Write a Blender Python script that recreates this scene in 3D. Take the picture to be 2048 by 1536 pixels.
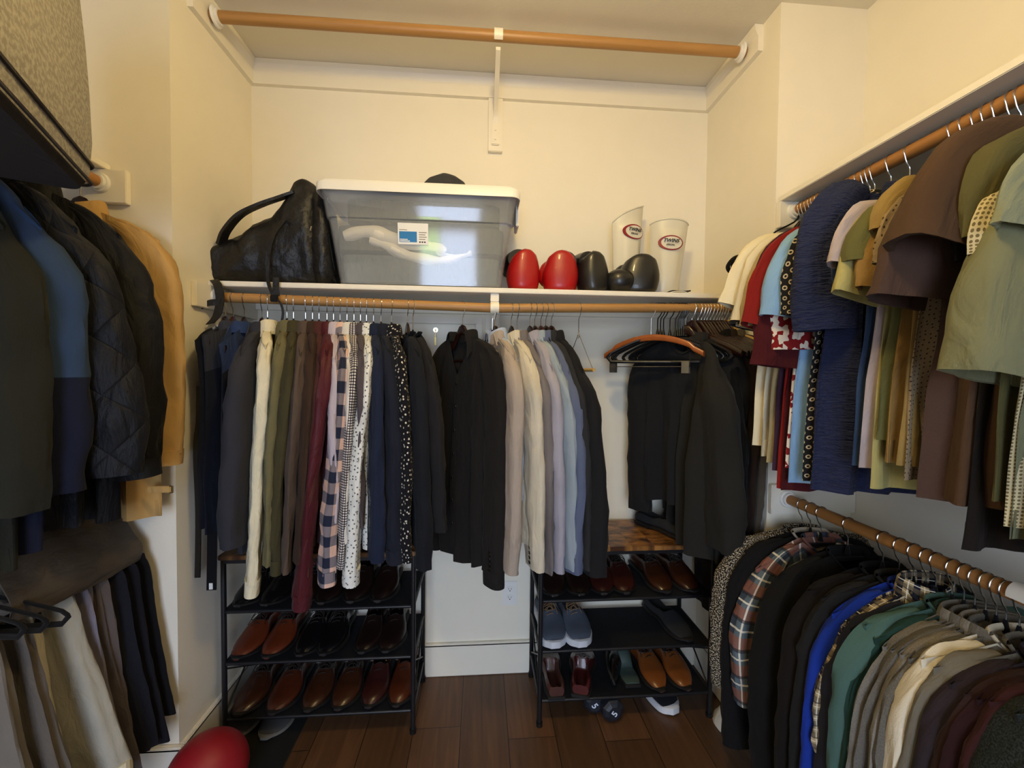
import bpy, bmesh, math, random
from mathutils import Vector, Matrix, noise
for o in list(bpy.data.objects): bpy.data.objects.remove(o, do_unlink=True)
sc = bpy.context.scene
COL = sc.collection
PI = math.pi
# ---------------------------------------------------------------- camera
YAW, PITCH, ROLL, FPX, CAMH = 0.0755, -0.0288, 0.0102, 815.8, 1.4129
cy_, sy_, cp_, sp_, cr_, sr_ = math.cos(YAW), math.sin(YAW), math.cos(PITCH), math.sin(PITCH), math.cos(ROLL), math.sin(ROLL)
RT = (Matrix(((1, 0, 0), (0, cp_, sp_), (0, -sp_, cp_))) @ Matrix(((cy_, -sy_, 0), (sy_, cy_, 0), (0, 0, 1)))).transposed()
right = RT @ Vector((cr_, 0, sr_)); up = RT @ Vector((-sr_, 0, cr_)); fwd = RT @ Vector((0, 1, 0))
cam = bpy.data.cameras.new('camera'); co = bpy.data.objects.new('camera', cam); COL.objects.link(co)
cam.sensor_width = 36; cam.lens = FPX / 2048 * 36; cam.clip_start = .02
co.matrix_world = Matrix(((right.x, up.x, -fwd.x, 0), (right.y, up.y, -fwd.y, 0), (right.z, up.z, -fwd.z, CAMH), (0, 0, 0, 1)))
sc.camera = co
def at(px, py, ax, val):
    """world point seen at pixel (px,py) on the plane ax=val: used to take real measurements off the photo"""
    d = right * (px - 1024) / FPX - up * (py - 768) / FPX + fwd
    o = Vector((0, 0, CAMH)); i = 'xyz'.index(ax)
    return o + d * ((val - o[i]) / d[i])
# ---------------------------------------------------------------- light and exposure
sc.view_settings.view_transform = 'Standard'; sc.view_settings.look = 'None'
sc.view_settings.gamma = 1; sc.view_settings.use_curve_mapping = False
sc.view_settings.exposure = 0.12
w = bpy.data.worlds.new('daylight'); sc.world = w; w.use_nodes = True
w.node_tree.nodes['Background'].inputs[0].default_value = (.60, .73, 1, 1)
w.node_tree.nodes['Background'].inputs[1].default_value = 9.5
def area(name, loc, rot, sx, sy, power, col, shape='RECTANGLE', portal=False):
    l = bpy.data.lights.new(name, 'AREA'); l.shape = shape; l.size = sx
    if shape in ('RECTANGLE', 'ELLIPSE'): l.size_y = sy
    l.energy = power; l.color = col
    if portal: l.cycles.is_portal = True
    o = bpy.data.objects.new(name, l); o.location = loc; o.rotation_euler = rot; COL.objects.link(o); return o
area('doorway_daylight', (-.2, -1.52, 1.03), (PI / 2, 0, 0), .95, 2.05, 0, (1, 1, 1), portal=True)
def bulb(name, loc, power, col, r):
    l = bpy.data.lights.new(name, 'POINT'); l.energy = power; l.color = col; l.shadow_soft_size = r
    o = bpy.data.objects.new(name, l); o.location = loc; COL.objects.link(o); return o
bulb('ceiling_lamp_light', (.10, .58, 2.56), 26, (1, .74, .32), .07)
# ---------------------------------------------------------------- measures of the room
HC, YB, XL, XR, XWL, XWR, YF, YFRONT = 2.74, 1.884, -1.003, 1.055, -1.47, 1.386, 1.416, -1.5
RODY, RODZ = 1.60, 1.667
RRX, RRZ, RRZ2 = 1.115, 2.0, .963
LRX, LRZ, LRZ2 = -1.20, 1.995, .99

# ---------------------------------------------------------------- helpers
def C(h, k=1.0):
    h = h.lstrip('#'); v = [int(h[i:i + 2], 16) / 255 for i in (0, 2, 4)]
    return tuple((c / 12.92 if c <= .04045 else ((c + .055) / 1.055) ** 2.4) * k for c in v) + (1,)
MATS = {}
class NT:
    def __init__(s, name):
        s.m = bpy.data.materials.new(name); s.m.use_nodes = True; s.t = s.m.node_tree; s.b = s.t.nodes['Principled BSDF']
    def n(s, ty, **kw):
        x = s.t.nodes.new(ty)
        for k, v in kw.items(): setattr(x, k, v)
        return x
    def l(s, a, b): s.t.links.new(a, b)
    def math(s, op, a, b=None):
        x = s.n('ShaderNodeMath', operation=op)
        for i, v in enumerate((a, b)):
            if v is None: continue
            if hasattr(v, 'is_linked'): s.l(v, x.inputs[i])
            else: x.inputs[i].default_value = v
        return x.outputs[0]
    def mix(s, f, a, b):
        x = s.n('ShaderNodeMix', data_type='RGBA')
        for sock, v in ((x.inputs['Factor'], f), (x.inputs[6], a), (x.inputs[7], b)):
            if hasattr(v, 'is_linked'): s.l(v, sock)
            else: sock.default_value = v
        return x.outputs[2]
    def bump(s, h, strength, dist=.002, prev=None):
        x = s.n('ShaderNodeBump'); x.inputs['Strength'].default_value = strength; x.inputs['Distance'].default_value = dist
        s.l(h, x.inputs['Height'])
        if prev: s.l(prev, x.inputs['Normal'])
        return x.outputs[0]
def plain(name, col, rough=.5, metal=0, spec=.5, noise_scale=0, var=.08, bump=0, bscale=200, coat=0, bd=.002):
    if name in MATS: return MATS[name]
    s = NT(name); b = s.b
    b.inputs['Base Color'].default_value = col; b.inputs['Roughness'].default_value = rough; b.inputs['Metallic'].default_value = metal
    b.inputs['Specular IOR Level'].default_value = spec; b.inputs['Coat Weight'].default_value = coat
    tc = s.n('ShaderNodeTexCoord')
    nz = s.n('ShaderNodeTexNoise'); nz.inputs['Scale'].default_value = noise_scale or 12; s.l(tc.outputs['Object'], nz.inputs['Vector'])
    dk = tuple(c * (1 - var) for c in col[:3]) + (1,); lt = tuple(min(1, c * (1 + var)) for c in col[:3]) + (1,)
    s.l(s.mix(nz.outputs[0], dk, lt), b.inputs['Base Color'])
    if bump:
        n2 = s.n('ShaderNodeTexNoise'); n2.inputs['Scale'].default_value = bscale; n2.inputs['Detail'].default_value = 4
        s.l(tc.outputs['Object'], n2.inputs['Vector']); s.l(s.bump(n2.outputs[0], bump, bd), b.inputs['Normal'])
    MATS[name] = s.m; return s.m
def fabric(name, col, pat=None, c2=None, c3=None, sc_=.05, rough=.92, weave=.35, wrinkle=.5, sheen=.03):
    """cloth: weave and wrinkle bump; pat adds a printed or woven pattern in cloth (UV, metre) space"""
    if name in MATS: return MATS[name]
    s = NT(name); b = s.b
    b.inputs['Roughness'].default_value = rough; b.inputs['Specular IOR Level'].default_value = .16
    b.inputs['Sheen Weight'].default_value = sheen; b.inputs['Sheen Roughness'].default_value = .5
    tc = s.n('ShaderNodeTexCoord'); sep = s.n('ShaderNodeSeparateXYZ'); s.l(tc.outputs['UV'], sep.inputs[0])
    U, V = sep.outputs[0], sep.outputs[1]
    nz = s.n('ShaderNodeTexNoise'); nz.inputs['Scale'].default_value = 9; nz.inputs['Detail'].default_value = 3; s.l(tc.outputs['UV'], nz.inputs['Vector'])
    d = tuple(c * .88 for c in col[:3]) + (1,); li = tuple(min(1, c * 1.12) for c in col[:3]) + (1,)
    base = s.mix(nz.outputs[0], d, li)
    def stripe(x, period, duty, off=0):
        f = s.math('FRACT', s.math('ADD', s.math('DIVIDE', x, period), off)); return s.math('LESS_THAN', f, duty)
    if pat == 'check':
        a, c = stripe(U, sc_, .5), stripe(V, sc_, .5)
        base = s.mix(a, s.mix(c, base, c2), s.mix(c, c2, c3))
    elif pat == 'flannel':
        a, c = stripe(U, sc_, .42), stripe(V, sc_, .45)
        base = s.mix(a, base, c2); base = s.mix(s.math('MULTIPLY', c, .75), base, c3)
        base = s.mix(s.math('MULTIPLY', stripe(U, sc_, .07, .3), .8), base, C('#e8e0cc')); base = s.mix(s.math('MULTIPLY', stripe(V, sc_, .07, .25), .8), base, C('#e8e0cc'))
        base = s.mix(s.math('MULTIPLY', stripe(V, sc_ * 1.0, .12, .6), .7), base, C('#20242e'))
    elif pat in ('dots', 'rings', 'sprig', 'mesh'):
        mp = s.n('ShaderNodeMapping'); s.l(tc.outputs['UV'], mp.inputs[0]); k = 1 / sc_; mp.inputs['Scale'].default_value = (k, k * (1.15 if pat == 'rings' else 1), 1)
        if pat == 'rings': mp.inputs['Rotation'].default_value = (0, 0, .78)
        vo = s.n('ShaderNodeTexVoronoi'); vo.inputs['Scale'].default_value = 1; vo.inputs['Randomness'].default_value = {'dots': .35, 'rings': 0, 'sprig': .8, 'mesh': 0}[pat]
        vo.voronoi_dimensions = '2D'; s.l(mp.outputs[0], vo.inputs['Vector']); D = vo.outputs['Distance']
        if pat == 'rings': f = s.math('MULTIPLY', s.math('LESS_THAN', D, .30), s.math('GREATER_THAN', D, .15))
        elif pat == 'sprig':
            n3 = s.n('ShaderNodeTexNoise'); n3.inputs['Scale'].default_value = 260; s.l(tc.outputs['UV'], n3.inputs['Vector'])
            f = s.math('LESS_THAN', s.math('ADD', D, s.math('MULTIPLY', n3.outputs[0], .3)), .33)
        elif pat == 'mesh': f = s.math('LESS_THAN', D, .33)
        else: f = s.math('LESS_THAN', D, .16)
        base = s.mix(f, base, c2)
    elif pat in ('heather', 'boucle'):
        n3 = s.n('ShaderNodeTexNoise'); n3.inputs['Scale'].default_value = 1 / sc_; n3.inputs['Detail'].default_value = 3; s.l(tc.outputs['UV'], n3.inputs['Vector'])
        r = s.n('ShaderNodeValToRGB'); e = r.color_ramp.elements; e[0].position, e[1].position = (.42, .6) if pat == 'heather' else (.52, .56)
        s.l(n3.outputs[0], r.inputs[0]); base = s.mix(r.outputs[0], base, c2)
    elif pat == 'scatter':
        vo = s.n('ShaderNodeTexVoronoi', voronoi_dimensions='2D'); vo.inputs['Scale'].default_value = 1 / sc_; s.l(tc.outputs['UV'], vo.inputs['Vector'])
        sp = s.n('ShaderNodeSeparateColor'); s.l(vo.outputs['Color'], sp.inputs[0])
        base = s.mix(s.math('GREATER_THAN', sp.outputs[0], .52), base, c2)
    elif pat == 'panel':
        base = s.mix(s.math('GREATER_THAN', V, sc_), base, c2)
    s.l(base, b.inputs['Base Color'])
    wv = s.n('ShaderNodeTexNoise'); wv.inputs['Scale'].default_value = 420; wv.inputs['Detail'].default_value = 2; s.l(tc.outputs['UV'], wv.inputs['Vector'])
    n1 = s.bump(wv.outputs[0], weave, .0015)
    wr = s.n('ShaderNodeTexNoise'); wr.inputs['Scale'].default_value = 14; wr.inputs['Detail'].default_value = 5; wr.inputs['Distortion'].default_value = .6
    mp2 = s.n('ShaderNodeMapping'); mp2.inputs['Scale'].default_value = (1.6, .55, 1); s.l(tc.outputs['UV'], mp2.inputs[0]); s.l(mp2.outputs[0], wr.inputs['Vector'])
    n2 = s.bump(wr.outputs[0], wrinkle, .02, n1)
    if pat == 'quilt' or pat == 'crinkle':
        if pat == 'quilt':
            q = s.math('ABSOLUTE', s.math('SUBTRACT', s.math('FRACT', s.math('ADD', s.math('MULTIPLY', V, 1 / sc_), s.math('MULTIPLY', U, .9 / sc_))), .5))
            q2 = s.math('ABSOLUTE', s.math('SUBTRACT', s.math('FRACT', s.math('SUBTRACT', s.math('MULTIPLY', V, 1 / sc_), s.math('MULTIPLY', U, .9 / sc_))), .5))
            h = s.math('POWER', s.math('MULTIPLY', s.math('SUBTRACT', .5, q), s.math('SUBTRACT', .5, q2)), .35)
            n2 = s.bump(h, .9, .015, n2)
        else:
            wn = s.n('ShaderNodeTexNoise'); wn.inputs['Scale'].default_value = 30; wn.inputs['Distortion'].default_value = 1.2
            mp3 = s.n('ShaderNodeMapping'); mp3.inputs['Scale'].default_value = (1, 4, 1); s.l(tc.outputs['UV'], mp3.inputs[0]); s.l(mp3.outputs[0], wn.inputs['Vector'])
            n2 = s.bump(wn.outputs[0], .9, .012, n2)
    s.l(n2, b.inputs['Normal'])
    MATS[name] = s.m; return s.m

class MB:
    def __init__(s): s.v = []; s.f = []; s.uv = []; s.flat = False
    def add(s, vs): n = len(s.v); s.v += [tuple(x) for x in vs]; return n
    def face(s, idx, uv=None): s.f.append(idx); s.uv.append(uv or [(0, 0)] * len(idx))
    def loft(s, rings, closed=True, cap0=False, cap1=False, flip=False, u0=0, v0=0):
        n = len(rings[0]); ids = [s.add(r) for r in rings]; V = v0; m = n if closed else n - 1
        mid = rings[len(rings) // 2]; us = [u0]
        for j in range(m): us.append(us[-1] + (Vector(mid[(j + 1) % n]) - Vector(mid[j])).length)
        for i in range(len(rings) - 1):
            dv = sum((Vector(rings[i + 1][j]) - Vector(rings[i][j])).length for j in (0, n // 2)) / 2
            for j in range(m):
                k = (j + 1) % n; q = [ids[i] + j, ids[i] + k, ids[i + 1] + k, ids[i + 1] + j]
                uv = [(us[j], V), (us[j + 1], V), (us[j + 1], V + dv), (us[j], V + dv)]
                if flip: q.reverse(); uv.reverse()
                s.face(q, uv)
            V += dv
        if cap0: s.face([ids[0] + j for j in (range(n) if flip else range(n - 1, -1, -1))])
        if cap1: s.face([ids[-1] + j for j in (range(n - 1, -1, -1) if flip else range(n))])
    def box(s, x0, x1, y0, y1, z0, z1):
        b = s.add([(x, y, z) for x in (x0, x1) for y in (y0, y1) for z in (z0, z1)])
        dx, dy, dz = x1 - x0, y1 - y0, z1 - z0
        for f, (a, c) in (((0, 1, 3, 2), (dz, dy)), ((4, 6, 7, 5), (dy, dz)), ((0, 4, 5, 1), (dx, dz)), ((2, 3, 7, 6), (dz, dx)), ((0, 2, 6, 4), (dy, dx)), ((1, 5, 7, 3), (dx, dy))):
            s.face([b + i for i in f], [(0, 0), (a, 0), (a, c), (0, c)])
    def bbox(s, x0, x1, y0, y1, z0, z1, r=.003, seg=2):
        bm = bmesh.new(); bmesh.ops.create_cube(bm, size=1)
        for v in bm.verts: v.co = Vector(((x0 + x1) / 2 + v.co.x * (x1 - x0), (y0 + y1) / 2 + v.co.y * (y1 - y0), (z0 + z1) / 2 + v.co.z * (z1 - z0)))
        r = min(r, .49 * min(abs(x1 - x0), abs(y1 - y0), abs(z1 - z0)))
        bmesh.ops.bevel(bm, geom=bm.edges[:], offset=r, segments=seg, affect='EDGES'); s.addbm(bm)
    def addbm(s, bm):
        bm.verts.ensure_lookup_table(); n = s.add([v.co for v in bm.verts])
        for f in bm.faces: s.face([n + v.index for v in f.verts], [(v.co.x + v.co.y * .5, v.co.z + v.co.y * .5) for v in f.verts])
        bm.free()
    def tube(s, pts, r, n=8, cap=True, flatten=1):
        pts = [Vector(p) for p in pts]; rings = []; up_ = None
        for i, p in enumerate(pts):
            t = (pts[min(i + 1, len(pts) - 1)] - pts[max(i - 1, 0)]).normalized()
            if up_ is None: up_ = t.orthogonal().normalized()
            up_ = (up_ - t * up_.dot(t)).normalized(); b = t.cross(up_); rr = r[i] if isinstance(r, (list, tuple)) else r
            rings.append([p + up_ * math.cos(a) * rr + b * math.sin(a) * rr * flatten for a in [2 * PI * k / n for k in range(n)]])
        s.loft(rings, True, cap, cap)
    def cyl(s, a, b, r, n=16): s.tube([a, b], r, n)
    def ellipsoid(s, c, r, n=16, m=10, p=1.0):
        rings = []
        for i in range(1, m):
            th = PI * i / m; rings.append([(c[0] + r[0] * sg(math.cos(f), p) * sg(math.sin(th), p), c[1] + r[1] * sg(math.sin(f), p) * sg(math.sin(th), p), c[2] + r[2] * sg(math.cos(th), p)) for f in [2 * PI * k / n for k in range(n)]])
        s.loft(rings, True, True, True, flip=True)
    def build(s, name, mat, parent=None, smooth=True, loc=None):
        me = bpy.data.meshes.new(name); me.from_pydata(s.v, [], s.f)
        ul = me.uv_layers.new(name='UVMap'); k = 0; flat = [c for fu in s.uv for uv in fu for c in uv]; ul.data.foreach_set('uv', flat)
        if smooth: me.polygons.foreach_set('use_smooth', [True] * len(me.polygons))
        me.materials.append(mat); me.validate(); me.update()
        if smooth:
            try: me.set_sharp_from_angle(angle=math.radians(50))
            except Exception: pass
        o = bpy.data.objects.new(name, me); COL.objects.link(o)
        if parent: o.parent = parent
        if loc: o.location = loc
        return o
def sg(x, p): return math.copysign(abs(x) ** p, x)
def tag(o, label, cat, group=None):
    o['label'] = label; o['category'] = cat
    if group: o['group'] = group
    return o
def thing(name, label, cat, loc=(0, 0, 0), rz=0, group=None, rot=None):
    o = bpy.data.objects.new(name, None); o.empty_display_size = .05; COL.objects.link(o); o.location = loc
    o.rotation_euler = rot or (0, 0, rz); return tag(o, label, cat, group)
def struct(name, mb, mat, smooth=False):
    o = mb.build(name, mat, smooth=smooth); o['kind'] = 'structure'; return o
def catmull(pts, n):
    pts = [Vector(p) for p in pts]; P = [pts[0] * 2 - pts[1]] + pts + [pts[-1] * 2 - pts[-2]]; out = []; seg = len(pts) - 1
    for i in range(n):
        x = i / (n - 1) * seg; k = min(int(x), seg - 1); t = x - k; a, b, c, d = P[k:k + 4]
        out.append(.5 * ((2 * b) + (c - a) * t + (2 * a - 5 * b + 4 * c - d) * t * t + (3 * b - a - 3 * c + d) * t ** 3))
    return out
def lerpl(L, t):
    x = t * (len(L) - 1); k = min(int(x), len(L) - 2); return L[k] + (L[k + 1] - L[k]) * (x - k)
def copy_thing(root, loc, rz=None, label=None):
    r = root.copy(); COL.objects.link(r); r.location = loc
    if rz is not None: r.rotation_euler = (0, 0, rz)
    if label: r['label'] = label
    for ch in root.children:
        c = ch.copy(); COL.objects.link(c); c.parent = r
        for g in ch.children:
            d = g.copy(); COL.objects.link(d); d.parent = c
    return r
# ---------------------------------------------------------------- materials of the room
wallm = plain('wall_paint', C('#efe8d6'), .75, spec=.2, var=.02, bump=.12, bscale=160)
trimm = plain('white_trim_paint', C('#f0e9d8'), .42, var=.02)
ceilm = plain('ceiling_paint', C('#e2dccd'), .85, spec=.15, var=.02, bump=.15, bscale=120)
def woodmat(name, c1, c2, scale=1.0, rough=.45, axis='x'):
    s = NT(name); tc = s.n('ShaderNodeTexCoord'); mp = s.n('ShaderNodeMapping'); s.l(tc.outputs['Object'], mp.inputs[0])
    k = {'x': (1.2, 28, 28), 'y': (28, 1.2, 28), 'z': (28, 28, 1.2)}[axis]; mp.inputs['Scale'].default_value = tuple(a * scale for a in k)
    nz = s.n('ShaderNodeTexNoise'); nz.inputs['Scale'].default_value = 1.6; nz.inputs['Detail'].default_value = 5; nz.inputs['Distortion'].default_value = .8; s.l(mp.outputs[0], nz.inputs['Vector'])
    s.l(s.mix(nz.outputs[0], c1, c2), s.b.inputs['Base Color']); s.b.inputs['Roughness'].default_value = rough
    s.l(s.bump(nz.outputs[0], .15, .001), s.b.inputs['Normal']); MATS[name] = s.m; return s.m
rodx = woodmat('oak_rod_wood', C('#8e6433'), C('#c6965a'), axis='x')
rody = woodmat('oak_rod_wood_side', C('#8c5a2c'), C('#bc8648'), axis='y')
def floormat():
    s = NT('walnut_floor_planks'); tc = s.n('ShaderNodeTexCoord'); sep = s.n('ShaderNodeSeparateXYZ'); s.l(tc.outputs['Object'], sep.inputs[0])
    X = s.math('DIVIDE', s.math('ADD', sep.outputs[0], 3.03), .185); ix = s.math('FLOOR', X); fx = s.math('FRACT', X)
    wn = s.n('ShaderNodeTexWhiteNoise', noise_dimensions='1D'); s.l(ix, wn.inputs['W'])
    Y = s.math('ADD', s.math('DIVIDE', sep.outputs[1], 1.25), s.math('MULTIPLY', wn.outputs[0], 7)); iy = s.math('FLOOR', Y); fy = s.math('FRACT', Y)
    w2 = s.n('ShaderNodeTexWhiteNoise', noise_dimensions='2D'); cb = s.n('ShaderNodeCombineXYZ'); s.l(ix, cb.inputs[0]); s.l(iy, cb.inputs[1]); s.l(cb.outputs[0], w2.inputs['Vector'])
    mp = s.n('ShaderNodeMapping'); mp.inputs['Scale'].default_value = (22, 1.6, 1); s.l(tc.outputs['Object'], mp.inputs[0]); s.l(cb.outputs[0], mp.inputs['Location'])
    nz = s.n('ShaderNodeTexNoise'); nz.inputs['Scale'].default_value = 1.5; nz.inputs['Detail'].default_value = 6; nz.inputs['Distortion'].default_value = 1; s.l(mp.outputs[0], nz.inputs['Vector'])
    g = s.mix(nz.outputs[0], C('#2a1b12'), C('#68492f')); g2 = s.mix(nz.outputs[0], C('#3a2618'), C('#80593b'))
    col = s.mix(w2.outputs[0], g, g2)
    gap = s.math('MAXIMUM', s.math('LESS_THAN', s.math('MINIMUM', fx, s.math('SUBTRACT', 1, fx)), .008), s.math('LESS_THAN', fy, .002))
    s.l(s.mix(gap, col, C('#1e120a')), s.b.inputs['Base Color']); s.b.inputs['Roughness'].default_value = .45
    s.l(s.bump(nz.outputs[0], .15, .002), s.b.inputs['Normal']); return s.m
metalb = plain('black_powder_coated_steel', C('#17171a'), .38, spec=.5, var=.05)
chrome = plain('polished_steel', C('#c9c6bf'), .22, metal=1, var=.02)
brass = plain('dull_brass', C('#a08a5a'), .35, metal=1)
whitep = plain('white_plastic', C('#eceae4'), .35, var=.01)
blackv = fabric('black_flocked_velvet', C('#0e0e10'), wrinkle=.05, sheen=.1)
mahog = plain('mahogany_lacquer', C('#25100b'), .25, coat=.4, var=.2, noise_scale=30)
mahog2 = plain('red_brown_lacquer', C('#3c1610'), .25, coat=.4, var=.2, noise_scale=30)

# ---------------------------------------------------------------- room shell
T = .1
m = MB(); m.box(XWL - T, XWR + T, YFRONT - T, YB + T, -T, 0); struct('floor', m, floormat())
m = MB(); m.box(-3.2, 3.2, -4.3, YFRONT - T - .001, -T, 0); struct('floor_light_blocker', m, plain('blocker_tan', C('#8a7c68'), .9))  # unseen slab added beyond the doorway to cut bluish light from below
m = MB(); m.box(XWL - T, XWR + T, YFRONT - T, YB + T, HC, HC + T); struct('ceiling', m, ceilm)
m = MB(); m.box(XL - .0, XR + .0, YB, YB + T, 0, HC); struct('wall_back', m, wallm)
m = MB(); m.box(XWL, XL, YF, YB + T, 0, HC); struct('wall_back_left', m, wallm)
m = MB(); m.box(XR, XWR, YF, YB + T, 0, HC); struct('wall_back_right', m, wallm)
m = MB(); m.box(XWL - T, XWL, YFRONT - T, YB + T, 0, HC); struct('wall_left', m, wallm)
m = MB(); m.box(XWR, XWR + T, YFRONT - T, YB + T, 0, HC); struct('wall_right', m, wallm)
m = MB(); m.box(XWL, -.68, YFRONT - T, YFRONT, 0, HC); m.box(.28, XWR, YFRONT - T, YFRONT, 0, HC); m.box(-.68, .28, YFRONT - T, YFRONT, 2.06, HC)
struct('wall_front', m, wallm)
m = MB(); m.box(-.75, -.68, YFRONT, YFRONT + .02, 0, 2.13); m.box(.28, .35, YFRONT, YFRONT + .02, 0, 2.13); m.box(-.68, .28, YFRONT, YFRONT + .02, 2.06, 2.13)
struct('trim_1', m, trimm)
HB, TB = .151, .018
def base(name, x0, x1, y0, y1):
    m = MB(); m.bbox(x0, x1, y0, y1, 0, HB, .004); m.bbox(x0, x1, y0, y1, HB - .012, HB + .002, .003); struct(name, m, trimm)
base('baseboard_back', XL, XR, YB - TB, YB)
base('baseboard_left', XL, XL + TB, YF, YB - TB)
base('baseboard_right', XR - TB, XR, YF, YB - TB)
base('baseboard_side_left', XWL, XWL + TB, YFRONT + .05, YF - TB)
base('baseboard_side_right', XWR - TB, XWR, YFRONT + .05, YF - TB)
base('baseboard_back_left', XWL, XL + TB, YF - TB, YF)
base('baseboard_back_right', XR - TB, XWR, YF - TB, YF)
# a window of the bedroom beyond the doorway, sky above and leaves below
m = MB()
for x0, x1, z0, z1 in ((-1.13, -1.08, 1.72, 2.42), (-.50, -.45, 1.72, 2.42), (-1.08, -.50, 2.37, 2.42), (-1.08, -.50, 1.72, 1.77), (-1.08, -.50, 2.13, 2.17)): m.box(x0, x1, -4.06, -4.0, z0, z1)
wf = struct('window_1', m, trimm)
def emis(name, a, b, st, scale):
    s = NT(name); tc = s.n('ShaderNodeTexCoord'); nz = s.n('ShaderNodeTexNoise'); nz.inputs['Scale'].default_value = scale; s.l(tc.outputs['Object'], nz.inputs['Vector'])
    s.l(s.mix(nz.outputs[0], a, b), s.b.inputs['Emission Color']); s.b.inputs['Emission Strength'].default_value = st; s.b.inputs['Base Color'].default_value = (0, 0, 0, 1); return s.m
m = MB(); m.box(-1.08, -.50, -4.05, -4.04, 1.77, 2.13); m.build('green_pane', emis('leaves_in_daylight', C('#3f6b2a'), C('#c8e8a0'), 14, 25), wf, False)
m = MB(); m.box(-1.08, -.50, -4.05, -4.04, 2.17, 2.37); m.build('sky_pane', emis('bright_sky', C('#cfe8f5'), C('#ffffff'), 22, 6), wf, False)
# ceiling lamp: flush drum
t = thing('ceiling_lamp', 'round ceiling lamp base above the middle of the closet', 'lamp', (.10, .58, HC))
m = MB(); m.cyl((0, 0, -.03), (0, 0, -.0005), .07, 40); m.build('canopy', whitep, t)
m = MB(); m.tube([(0, 0, -.03), (0, 0, -.07)], .022, 20); m.build('lamp_holder', whitep, t)

# ---------------------------------------------------------------- rods, cleats, shelves
def cleat_profile(m, a, b, inward, z0, z1, tk=.02):
    """1x4 cleat with a small bead along its top, from a to b (xy), thickness grows along inward"""
    a, b, n = Vector(a), Vector(b), Vector(inward)
    prof = [(0, z0), (tk, z0), (tk, z0 + (z1 - z0) * .55), (tk + .004, z0 + (z1 - z0) * .62), (tk + .012, z0 + (z1 - z0) * .8), (tk + .014, z1), (0, z1)]
    m.loft([[(*(p + n * d), z) for d, z in prof] for p in (a, b)], True, True, True)
t = thing('closet_cleat', 'white cleat running along the back wall directly below the ceiling', 'cleat', (0, 0, 0), group=None)
m = MB(); cleat_profile(m, (XL + .02, YB), (XR - .02, YB), (0, -1), HC - .099, HC - .001); m.build('board', trimm, t, False)
t = thing('closet_cleat', 'white cleat on the left niche wall carrying the high oak rod', 'cleat')
m = MB(); cleat_profile(m, (XL, 1.497), (XL, YB), (1, 0), HC - .099, HC - .001); m.build('board', trimm, t, False)
t = thing('closet_cleat', 'white cleat on the right niche wall carrying the high oak rod', 'cleat')
m = MB(); cleat_profile(m, (XR, 1.507), (XR, YB), (-1, 0), HC - .099, HC - .001); m.build('board', trimm, t, False)
def rod(label, a, b, r, mat, sockets):
    t = thing('closet_rod', label, 'rod'); m = MB(); a, b = Vector(a), Vector(b); m.tube([a + (b - a) * k / 12 for k in range(13)], r, 24); m.build('pole', mat, t)
    for p, d in sockets:
        p, d = Vector(p), Vector(d); m = MB(); m.tube([p, p + d * .004, p + d * .008], [r * 1.75, r * 1.75, r * 1.6], 28); m.tube([p + d * .007, p + d * .018], r * 1.32, 28); m.build('socket', whitep, t)
    return t
rod('light oak rod high under the ceiling, empty, held by a white hook', (XL + .02, 1.59, 2.687), (XR - .02, 1.585, 2.692), .0195, rodx, (((XL + .034, 1.59, 2.687), (1, 0, 0)), ((XR - .034, 1.585, 2.692), (-1, 0, 0))))
ZRL, ZRM, ZRR = 1.680, 1.6625, 1.684
rod('oak rod below the long shelf, left part, packed with shirts', (XL + .02, RODY, ZRL + .0005), (.05, RODY, ZRM), .0178, rodx, (((XL + .02, RODY, ZRL), (1, 0, 0)),))
rod('oak rod below the long shelf, right part with bare middle', (.05, RODY, ZRM - .0005), (XR - .02, RODY, ZRR), .0178, rodx, (((XR - .02, RODY, ZRR), (-1, 0, 0)),))
def rodz(x): return ZRL + (ZRM - ZRL) * (x - XL) / (.05 - XL) if x < .05 else ZRM + (ZRR - ZRM) * (x - .05) / (XR - .05)
# long shelf
SZ0, SZ1 = 1.719, 1.738
m = MB(); m.bbox(XL + .001, XR - .001, 1.584, YB - .001, SZ0, SZ1, .002); tag(m.build('closet_shelf', trimm), 'long white shelf across the niche, holding backpack, tub and gloves', 'shelf')
for nm, a, b, n in (('white cleat on the back wall under the long shelf', (XL + .02, YB), (XR - .02, YB), (0, -1)), ('white cleat on the left niche wall under the long shelf', (XL, 1.497), (XL, YB), (1, 0)), ('white cleat on the right niche wall under the long shelf', (XR, 1.497), (XR, YB), (-1, 0))):
    m = MB(); aa, bb, nn = Vector(a), Vector(b), Vector(n)
    zt = SZ0 - .0005 if n[1] else SZ0 - .0005; zb = 1.675 if n[1] else 1.632
    q = [aa, bb, bb + nn * .0195, aa + nn * .0195]; m.bbox(min(p.x for p in q), max(p.x for p in q), min(p.y for p in q), max(p.y for p in q), zb, zt, .002); tag(m.build('closet_cleat', trimm), nm, 'cleat')
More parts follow.
